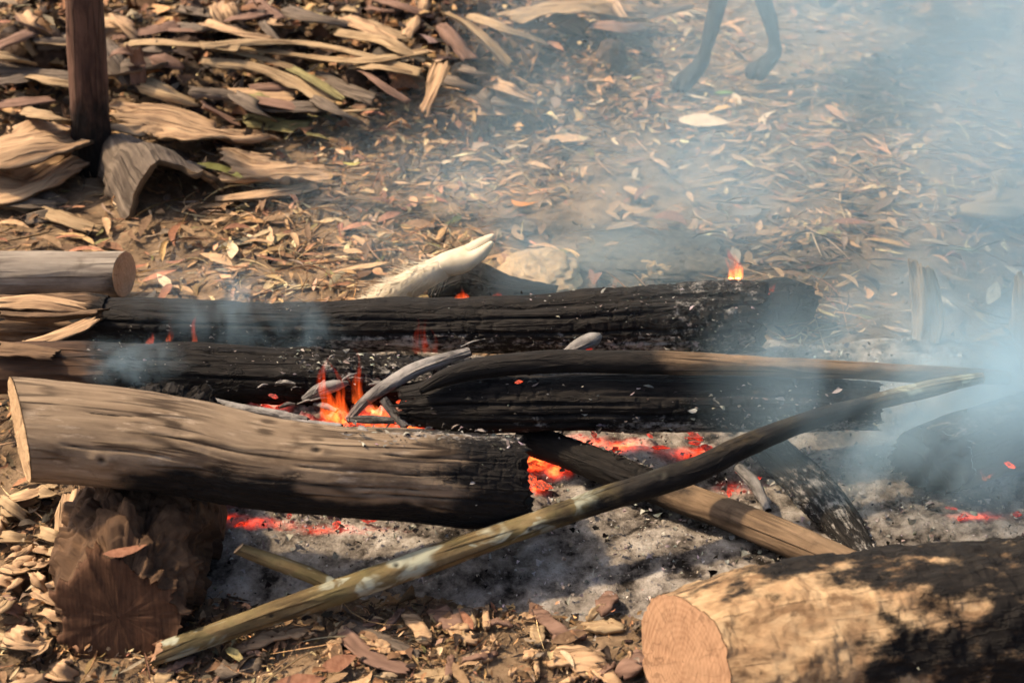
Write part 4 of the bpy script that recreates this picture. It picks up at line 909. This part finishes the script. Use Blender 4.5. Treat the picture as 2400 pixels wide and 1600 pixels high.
hand = [('cream', 1650, 283, .14, -.2, 'large whitish leaf on the litter in front of the dog', 1.5), ('orange', 1222, 468, .07, -.3, 'bright orange tan leaf standing out behind the fire at centre', 2.2), ('tan', 1488, 490, .085, -.15, 'broad tan oval leaf behind the mottled grey stone', 1.6), ('reddish', 1575, 505, .085, -.4, 'pinkish brown leaf at the right of the broad tan oval leaf', 1.9),
    ('tan', 1330, 322, .12, -.15, 'long wavy tan leaf behind the centre of the fire', 1.3), ('yellow green', 505, 405, .22, -.45, 'long yellow green leaf lying along the torn bark sheet', .7), ('olive', 740, 290, .13, -.1, 'olive green leaf at the back, upper of two beside the bark sheet', 1.3), ('olive', 720, 322, .12, .05, 'olive green leaf at the back, lower of two beside the bark sheet', 1.3),
    ('orange', 820, 335, .05, .5, 'small dark orange leaf right of the olive leaves', 1.3), ('yellow green', 825, 372, .05, .1, 'small yellow leaf below the orange one at the back', 1.2), ('cream', 1595, 165, .075, -.1, 'pale boat shaped leaf just left of the dog\'s paw', 1.5), ('green', 1700, 215, .06, .2, 'fresh green leaf on the ground between the dog\'s paws', 1.2), ('olive', 1860, 140, .04, .2, 'small green leaf right of the dog\'s paws', 1.1),
    ('cream', 1045, 360, .03, .0, 'tiny round cream leaf behind the centre of the fire', 2.8), ('tan', 700, 525, .12, .15, 'long straight pale tan leaf behind the back log at left', .5), ('orange', 110, 1385, .06, .5, 'rusty orange leaf beside the rotten log at lower left', 1.8), ('tan', 610, 240, .08, -.1, 'tan leaf under the bark bundle at the back left', 1.3), ('reddish', 555, 520, .07, .2, 'reddish leaf behind the grey log at left', 1.3),
    ('reddish', 795, 1545, .06, .5, 'reddish leaf in the foreground left of the slanting bark', 1.6), ('reddish', 700, 1590, .08, .2, 'long pinkish brown leaf at the bottom edge left of centre', 1.2), ('tan', 850, 1590, .05, .6, 'curled tan leaf at the bottom edge of the view', 1.8)]
for (cn, px, py, L_, yw, lb, wd) in hand:
    p = at(px, py, .03); put_leaf(cn, p[0], p[1], L_, yw, label=lb, wide=wd, tilt=(random.uniform(-.15, .25), random.uniform(-.1, .1)))
p = at(285, 1300, .2); put_leaf('reddish', -.575, 1.70, .065, .35, .172, 'reddish brown leaf lying on top of the rotten log', wide=1.0, tilt=(.2, 0))
zones = [('lying behind the fire', (300, 1750, 440, 690), 75), ('on the smoky ground at right', (1720, 2390, 220, 820), 62), ('near the dog at the back', (1150, 1990, 20, 420), 60), ('between the grey log and the bark slabs at left', (10, 560, 470, 590), 22), ('in the foreground litter', (460, 1480, 1440, 1595), 10), ('beside the rotten log at lower left', (5, 150, 1150, 1590), 22)]
wts = {'tan': 5, 'brown': 2.5, 'reddish': 2, 'olive': .8, 'cream': 2}
for (zn, (a0, a1, b0, b1), cnt) in zones:
    for i in range(cnt):
        p = at(random.uniform(a0, a1), random.uniform(b0, b1), .02)
        if ash_field(p[0], p[1])[0] > .35: continue
        cn = random.choices(list(wts), list(wts.values()))[0]
        vk = random.randrange(4); L_ = random.uniform(.045, .095) * (.65 if b0 > 1100 else 1)
        sz = 'small' if L_ < .06 else 'large' if L_ > .088 else 'middling'
        vw = ('sickle shaped', 'broad flat', 'curled up', 'straight')[vk]
        put_leaf(cn, p[0], p[1], L_, random.uniform(0, 6.28), label='%s %s dry %s leaf %s' % (sz, vw, cn, zn), group='dry leaves %s' % zn, var=vk, tilt=(random.gauss(0, .15), random.gauss(0, .08)))

# ------------------------------------------------------------------ embers and flames
M_emb = mat_ember('glowing_ember', (1.0, .05, .018), 1.1)
M_emh = mat_ember('hot_ember', (1.0, .085, .02), 2.4)
def ember_mesh(seed):
    nu, nv = 9, 12
    T, Ph = np.meshgrid(np.linspace(.05, pi - .05, nu), np.linspace(0, 2 * pi, nv, endpoint=False), indexing='ij')
    q = np.stack([np.sin(T) * np.cos(Ph), np.sin(T) * np.sin(Ph), np.cos(T)], -1).reshape(-1, 3)
    r = 1 + .8 * fbm(q * 1.5, 3, seed)
    o = mesh('ember', q * r[:, None] * .01, quadgrid(nu, nv, True), None, smooth=False); d = o.data; bpy.data.objects.remove(o); return d
emb = {}
for mk, mt in (('r', M_emb), ('h', M_emh)):
    emb[mk] = []
    for k in range(4):
        d = ember_mesh(200 + k); d.materials.append(mt); emb[mk].append(d)
def ember(px, py, s, lb, grp, kind='r', z=.03, sq=.5):
    p = at(px, py, z)
    o = bpy.data.objects.new('ember', random.choice(emb[kind])); COL.objects.link(o)
    o.location = p; o.scale = (s * random.uniform(1.0, 2.4), s * .9, s * sq * .6); o.rotation_euler = (random.uniform(-.3, .3), random.uniform(-.3, .3), random.uniform(0, 6.28))
    setp(o, lb, 'ember', grp)
for (lb, grp, box, n, kind, z, smin, smax) in [
    ('red glowing ember under the pale front log', 'embers under the pale log', (440, 900, 1185, 1235), 12, 'r', .022, .35, .75),
    ('orange red ember in the hot hollow at the charred end of the pale log', 'embers in the hot hollow', (1225, 1320, 1025, 1105), 9, 'h', .026, .5, 1.0),
    ('red ember below the hot hollow', 'embers below the hot hollow', (1240, 1280, 1118, 1142), 3, 'h', .024, .5, .8),
    ('red ember in the ash under the black log', 'embers under the black log', (1340, 1680, 1010, 1055), 10, 'r', .026, .4, .9),
    ('red ember between the sticks at the right', 'embers between the sticks', (1650, 1780, 1095, 1170), 5, 'r', .024, .35, .7),
    ('ember glowing at the foot of the burnt log at the right edge', 'embers at the right edge', (2220, 2390, 1180, 1215), 5, 'r', .024, .35, .7),
    ('ember among the ash pieces by the flames', 'embers by the flames', (600, 960, 950, 1000), 7, 'r', .085, .35, .7)]:
    for i in range(n): ember(random.uniform(box[0], box[1]), random.uniform(box[2], box[3]), random.uniform(smin, smax), lb, grp, kind, z)
ember(640, 928, .5, 'dark red ember on the middle log left of the flames', None, 'r', .17)
ember(1030, 885, .6, 'red ember on the ash chunk right of the curved branch', None, 'r', .17)
ember(1372, 815, .6, 'red streak ember at the pointed ash flake', None, 'r', .21)
ember(1215, 895, .45, 'small red ember alone on the front of the black log', None, 'h', .20)
ember(945, 945, .7, 'bright orange ember beside the short grey stick', None, 'h', .12)
ember(2368, 1090, .5, 'small bright orange ember on the burnt log at the right edge', None, 'h', .12)

M_fl1 = mat_flame('flame_red_orange', (.9, .055, .008), (1, .13, .018), 46)
M_fl2 = mat_flame('flame_bright', (1, .10, .014), (1, .26, .04), 80)
M_fl3 = mat_flame('flame_dim', (.8, .05, .01), (.9, .07, .014), 14)
def flame(label, tongues, mat, depth=.5):
    """tongues: (base px, base py, height above soil of the base, tip px, tip py, half width px); each leans in a plane facing the camera's side of the fire"""
    p0 = at(*tongues[0][:3]); root = empty('flame', p0); setp(root, label, 'flame')
    for k, (bx, by, bz, tx, ty, hw) in enumerate(tongues):
        b0 = at(bx, by, bz); sc = scale_at(b0); y0 = b0[1]
        # tip stands above the base at the same distance
        cx, cyy = (tx - 1200) / FPX, (800 - ty) / FPX; c, s = math.cos(PITCH), math.sin(PITCH)
        dv = np.array([cx, c + cyy * s, -s + cyy * c]); t = y0 / dv[1]; tip = np.array([0, 0, CAM_H]) + dv * t
        n, m_ = 16, 14
        tt = np.linspace(0, 1, n); C = b0[None] + (tip - b0)[None] * tt[:, None]
        C[:, 0] += .12 * np.linalg.norm(tip - b0) * np.sin(tt * 5 + k * 2 + bx) * tt
        r = hw / sc * (1 - tt) ** .75 * (1 + .28 * np.sin(tt * 9 + k * 1.7 + bx) * tt); r[0] *= .8; r[-1] = .0004
        ph = np.linspace(0, 2 * pi, m_, endpoint=False)
        V = C[:, None] + np.stack([r[:, None] * np.cos(ph), r[:, None] * np.sin(ph) * depth, 0 * r[:, None] * ph], -1)
        V = V.reshape(-1, 3); F = quadgrid(n, m_, True)
        V = np.vstack([V, C[0] - [0, 0, .0], C[0] * 0 + C[0]])
        a = len(V) - 2; j = np.arange(0, m_, 2)
        Fc = np.stack([np.full(len(j), a), (j + 2) % m_, j + 1, j], 1)
        q = (n - 1) * m_; Ft = np.stack([np.full(len(j), len(V) - 1), q + j, q + j + 1, q + (j + 2) % m_], 1)
        V[-1] = C[-1]
        mesh('tongue', V - p0, np.vstack([F[:, ::-1], Fc, Ft]), mat, root)
flame('tall translucent orange flame rising beside the curved ash branch', [(775, 982, .10, 756, 830, 20), (795, 984, .10, 783, 842, 17), (808, 984, .10, 800, 872, 12), (765, 978, .10, 760, 890, 16), (785, 984, .10, 768, 860, 12)], M_fl1)
flame('thin orange flame behind the lower end of the curved branch', [(840, 945, .12, 826, 812, 13), (850, 940, .12, 840, 850, 8), (832, 945, .12, 820, 868, 9)], M_fl1)
flame('bright orange flame licking under the curved branch', [(885, 968, .11, 862, 935, 16), (870, 965, .11, 850, 940, 12)], M_fl2)
flame('short bright flame below the short grey stick', [(955, 998, .095, 935, 970, 8)], M_fl2)
flame('faint dark red flame against the back log at the centre', [(978, 828, .14, 970, 735, 11), (1000, 828, .14, 992, 722, 11), (1020, 828, .14, 1016, 760, 8)], M_fl3)
flame('bright flame standing on the right end of the back log', [(1722, 652, .19, 1716, 580, 18), (1732, 652, .19, 1728, 590, 12), (1712, 652, .19, 1708, 600, 9)], M_fl2)
flame('small red flame between the back log end and the stub', [(1795, 690, .12, 1790, 666, 12), (1805, 684, .12, 1815, 664, 10)], M_fl1)
flame('red flame at the left of the back log in the wisps of smoke', [(350, 808, .165, 356, 778, 12), (395, 800, .165, 408, 735, 9)], M_fl1)
flame('narrow red flame right of the other in the left smoke wisps', [(455, 806, .165, 462, 718, 8)], M_fl1)
flame('low red flame on top of the back log beside the hoof, left one', [(1085, 704, .15, 1080, 678, 22), (1095, 704, .15, 1075, 670, 8)], M_fl1)
flame('low red flame on top of the back log beside the hoof, right one', [(1165, 704, .15, 1168, 682, 18)], M_fl1)
flame('small orange flame on the burnt log at the right edge', [(2308, 1125, .10, 2300, 1092, 7), (2315, 1120, .10, 2335, 1100, 6)], M_fl2)
flame('red flame at the bottom right corner under the big log', [(2350, 1606, .02, 2335, 1585, 14)], M_fl2)

# ------------------------------------------------------------------ skinned figures
def skin_mesh(name, joints, edges, mat, parent=None, sub=2, root=0, loc=(0, 0, 0)):
    me = bpy.data.meshes.new(name)
    me.from_pydata([j[:3] for j in joints], edges, [])
    o = bpy.data.objects.new(name, me); COL.objects.link(o)
    o.modifiers.new('skin', 'SKIN').use_smooth_shade = True
    if not me.skin_vertices:
        bpy.context.view_layer.objects.active = o
        me.skin_vertices.data
    sv = me.skin_vertices[0].data
    for i, j in enumerate(joints): r = j[3]; sv[i].radius = (r, r) if not isinstance(r, tuple) else r
    sv[root].use_root = True
    s = o.modifiers.new('sub', 'SUBSURF'); s.levels = sub; s.render_levels = sub
    dg = bpy.context.evaluated_depsgraph_get(); ev = o.evaluated_get(dg)
    nm = bpy.data.meshes.new_from_object(ev); o.modifiers.clear(); o.data = nm
    for pl in nm.polygons: pl.use_smooth = True
    nm.materials.clear(); nm.materials.append(mat)
    if parent: o.parent = parent
    o.location = loc
    return o
M_dog = mat_plain('short_dark_fur', (.009, .008, .007), (.03, .025, .021), 60, (1, 1, .3), .75, .5, .003)
M_hoof = mat_plain('cream_hide', (.52, .43, .29), (.72, .63, .47), 22, (1, 1, 1), .7, .5, .003)
# lanky dark dog walking towards the lower left; only its legs stand in the frame
gz_ = lambda x, y: float(gh(x, y)[0]) + .02
def dog():
    f1, f2 = (.50, 3.86), (.725, 3.97); h1, h2 = (1.02, 4.56), (1.20, 4.62)
    z1, z2, z3, z4 = gz_(*f1), gz_(*f2), gz_(*h1), gz_(*h2)
    J = []; E = []
    def add(x, y, z, r, prev=None):
        J.append((x, y, z, r)); i = len(J) - 1
        if prev is not None: E.append((prev, i))
        return i
    pelvis = add(1.06, 4.46, .50, .085)
    loin = add(.93, 4.32, .51, .085, pelvis); chest = add(.78, 4.16, .49, .115, loin); withers = add(.655, 4.03, .52, .10, chest)
    neck = add(.56, 3.94, .60, .065, withers); skull = add(.50, 3.87, .69, .06, neck); muz = add(.44, 3.80, .665, .038, skull); nose = add(.395, 3.755, .65, .024, muz)
    for s in (-1, 1):
        e1 = add(.515 + .04 * s, 3.885 - .04 * s + .02, .735, .022, skull); add(.52 + .055 * s, 3.89 - .055 * s + .02, .79, .009, e1)
    # forelegs
    for (fx, fy), zg, kx, ky in (((f1), z1, .585, 3.92), ((f2), z2, .655, 4.0)):
        sh = add(kx + .01, ky + .03, .42, .05, withers); el = add(kx + .0, ky + .03, .33, .030, sh)
        wr = add(fx * .72 + kx * .28 + .022, fy * .72 + ky * .28 + .02, .145 + zg, .0235, el); wr = add(fx * .86 + kx * .14 + .024, fy * .86 + ky * .14 + .021, .10 + zg, .017, wr)
        an = add(fx + .025, fy + .022, .055 + zg, .025, wr)
        pw = add(fx - .005, fy - .005, .028 + zg, .030, an)
        for (tx_, ty_) in ((-.062, -.030), (-.060, -.058), (-.036, -.066)): add(fx + tx_, fy + ty_, .013 + zg, .013, pw)
    for (fx, fy), zg, sx in ((h1, z3, -.05), (h2, z4, .05)):
        hip = add(1.075 + sx, 4.47 - sx, .43, .07, pelvis); kn = add(fx - .06, fy - .07, .31, .042, hip); hk = add(fx + .055, fy + .055, .17 + zg, .022, kn)
        an = add(fx + .02, fy + .02, .05 + zg, .018, hk); pw = add(fx - .01, fy - .01, .022 + zg, .025, an); add(fx - .045, fy - .045, .016 + zg, .02, pw)
    t1 = add(1.16, 4.57, .52, .026, pelvis); t2 = add(1.24, 4.66, .46, .018, t1); add(1.29, 4.72, .37, .008, t2)
    base = np.array([.78, 4.16, 0.0])
    o = skin_mesh('dog', [(a - base[0], b - base[1], c, r) for a, b, c, r in J], E, M_dog, None, 2, 0, tuple(base))
    setp(o, 'dark lean dog walking behind the fire, only its thin legs and paws in view', 'dog')
dog()
# cloven foot of an animal sticking up behind the back log
def yplane(px, py, y):
    cx, cyy = (px - 1200) / FPX, (800 - py) / FPX; c, s = math.cos(PITCH), math.sin(PITCH)
    dv = np.array([cx, c + cyy * s, -s + cyy * c]); return np.array([0, 0, CAM_H]) + dv * (y / dv[1])
def hoof():
    y = 2.64
    pts = [(880, 725, 0, .034), (925, 688, 0, .033), (975, 655, 0, .030), (1025, 632, 0, .026), (1068, 610, 0, .031)]
    J = []; E = []
    base = yplane(925, 690, y); base[2] = 0.02
    for i, (px, py, dy, r) in enumerate(pts):
        p = yplane(px, py, y + dy) - base; J.append((*p, r)); 
        if i: E.append((i - 1, i))
    k = len(J) - 1
    for ch in ([(1098, 593, .006, .020), (1132, 569, .008, .014), (1160, 550, .008, .005)], [(1100, 612, -.012, .019), (1132, 592, -.013, .014), (1156, 566, -.010, .005)]):
        pr = k
        for (px, py, dy, r) in ch:
            p = yplane(px, py, y + dy) - base; J.append((*p, r)); E.append((pr, len(J) - 1)); pr = len(J) - 1
    for (px, py, dy) in ((1062, 640, -.01),):
        p = yplane(px, py, y + dy) - base; J.append((*p, .012)); E.append((3, len(J) - 1))
    root = empty('animal_foot', base); setp(root, 'cream coloured furry cloven animal foot sticking up behind the back log', 'animal foot')
    skin_mesh('leg', J, E, M_hoof, root, 2, 0)
    # tufts of hair along the leg: one part
    rng = np.random.default_rng(5); n = 900
    A = np.array([j[:3] for j in J[:5]]); t = rng.beta(.9, 2.2, n) * 3.6; k = t.astype(int); f = (t - k)[:, None]
    C = A[k] * (1 - f) + A[k + 1] * f; ax_ = A[k + 1] - A[k]; ax_ /= np.linalg.norm(ax_, axis=1)[:, None]
    dr = rng.normal(size=(n, 3)); dr -= ax_ * (dr * ax_).sum(1)[:, None]; dr /= np.linalg.norm(dr, axis=1)[:, None]
    r0 = .027
    a0 = C + dr * r0; L = rng.uniform(.012, .034, n)[:, None]
    tip = a0 + dr * L * .55 - ax_ * L * .8 + rng.normal(0, .004, (n, 3)); w = np.cross(ax_, dr) * .0016
    V = np.stack([a0 - w, a0 + w, tip + w * .2, tip - w * .2], 1).reshape(-1, 3); F = np.arange(n * 4).reshape(-1, 4)
    h = mesh('hair', V, F, M_hoof, root); h['kind'] = 'stuff'
hoof()

# ------------------------------------------------------------------ sapling with its crown above the frame
M_trk = mat_wood('sapling_bark', (.22, .125, .085), (.13, .07, .048), (.05, .027, .02), 5, 60, bump=.9)
tb = at(222, 400, 0.0); tz = float(gh(tb[0], tb[1])[0])
tree = empty('sapling', (tb[0], tb[1], tz)); setp(tree, 'dark brown sapling trunk at upper left with a burnt base', 'tree')
pts = [[.004, 0, -.05, .060], [.004, 0, .06, .050], [.022, 0, .25, .046], [.058, 0, .6, .042], [.10, .02, 1.5, .038], [.06, .05, 3.2, .033], [.10, .02, 5.6, .024], [.10, 0, 8.2, .008]]
def trunk_body(pts, nu, nt_, seed):
    S, u = resample(pts, nu); th = np.linspace(0, 2 * pi, nt_, endpoint=False); U, TH = np.meshgrid(u, th, indexing='ij')
    Q = np.stack([U, np.cos(TH) * .05, np.sin(TH) * .05], -1).reshape(-1, 3)
    r = S[:, 3][:, None] * (1 + .10 * fbm(Q * np.array([5, 30, 30]), 3, seed).reshape(U.shape))
    V = np.stack([S[:, 0][:, None] + r * np.cos(TH), S[:, 1][:, None] + r * np.sin(TH), S[:, 2][:, None] + 0 * TH], -1)
    ch = sstep(.36, .08, U + .12 * fbm(Q * 9, 3, seed + 4).reshape(U.shape)) 
    return V.reshape(-1, 3), quadgrid(nu, nt_, True), np.stack([U.ravel(), (np.abs(TH - pi) * .05).ravel()], 1), {'char': ch.ravel(), 'ash': 0 * U.ravel()}
V, F, uv, a_ = trunk_body(pts, 300, 40, 70)
trunk = mesh('trunk', V, F, M_trk, tree, uv=uv, attr=a_)
def make_crown(tree, zlo, zhi, rad, n, seed, branches, cx=.0, cy_=.0, trunkpart=None):
    rng = np.random.default_rng(seed)
    tips = []
    for k in range(branches):
        a = rng.uniform(0, 6.28); z0 = rng.uniform(zlo - .5, zhi - .6); L = rng.uniform(.5, 1.0) * rad
        e = np.array([cx + math.cos(a) * L, cy_ + math.sin(a) * L, z0 + L * rng.uniform(.4, .9)]); s = np.array([cx * .6, cy_ * .6, z0])
        mid = (s + e) / 2 + [0, 0, -.06]
        V, F, uv, a_ = trunk_body([[*s, .016], [*mid, .010], [*e, .004]], 24, 8, seed + k)
        mesh('limb', V, F, M_trk, trunkpart or tree, uv=uv, attr={'char': a_['char'] * 0, 'ash': a_['ash']}); tips.append(e)
    tips = np.array(tips); k = rng.integers(0, len(tips), n)
    pos = tips[k] + rng.normal(0, .24 * rad, (n, 3)) * np.array([1, 1, .7])
    L = rng.uniform(.08, .15, n)
    V, F = leaf_geo(n, L, L * rng.uniform(.15, .25, n), rng.normal(0, .4, n), rng.normal(.1, .3, n), rng.normal(.1, .2, n), rng.uniform(0, 6.28, n), rng.normal(0, .8, n), rng.normal(.9, .5, n), pos, rng=rng)
    cl = pick_cols(n, [(.06, .085, .035), (.08, .10, .05), (.11, .12, .06)], [3, 3, 1], .2, rng)
    c = mesh('crown', V, F, litter_mat, tree, colr=np.repeat(cl, 18, 0)); c['kind'] = 'stuff'
make_crown(tree, 6.4, 8.2, 1.2, 5000, 71, 14, trunkpart=trunk)

# ------------------------------------------------------------------ smoke
def smoke(name, label, c, rad, mat, rot=(0, 0, 0)):
    nu, nv = 20, 28
    T, Ph = np.meshgrid(np.linspace(.001, pi - .001, nu), np.linspace(0, 2 * pi, nv, endpoint=False), indexing='ij')
    V = np.stack([np.sin(T) * np.cos(Ph), np.sin(T) * np.sin(Ph), np.cos(T)], -1).reshape(-1, 3)
    o = mesh(name, V, quadgrid(nu, nv, True), mat)
    o.location = c; o.scale = rad; o.rotation_euler = rot
    setp(o, label, 'smoke', None, 'stuff')
    return o
smoke('smoke', 'broad veil of blue grey smoke drifting over the right side', (1.15, 2.8, .60), (1.3, .85, 1.05), mat_smoke('smoke_plume', 1.8, 2.4, (1, 1, .6), .12, .75), (R(-18), 0, 0))
smoke('smoke', 'dense blue smoke around the crossing sticks at right', (.78, 2.12, .18), (.52, .30, .28), mat_smoke('smoke_dense', 7.5, 5.0, (1, 1, .6), .32, .62))
smoke('smoke', 'thin smoke drifting over the leaves behind the fire', (.12, 2.85, .18), (.75, .5, .28), mat_smoke('smoke_thin', 1.7, 3.0, (1, 1, 1), .28, .70))
smoke('smoke', 'thin smoke rising over the charcoal lumps at the back centre', (.10, 3.3, .45), (.30, .5, .5), mat_smoke('smoke_rise', 0.7, 3.0, (1, 1, .7), .36, .66))
smoke('smoke', 'small blue wisp of smoke on the left of the back log', (-.50, 2.32, .22), (.28, .08, .15), mat_smoke('smoke_wisp', 5.0, 17.0, (1, 1, .5), .36, .72, power=1.5, step=.35), (0, R(25), 0))
smoke('smoke', 'small puff of smoke above the pale log at left', (-.66, 2.16, .21), (.13, .06, .07), mat_smoke('smoke_puff', 8.0, 20.0, (1, 1, .7), .40, .66, power=1.6, step=.35))
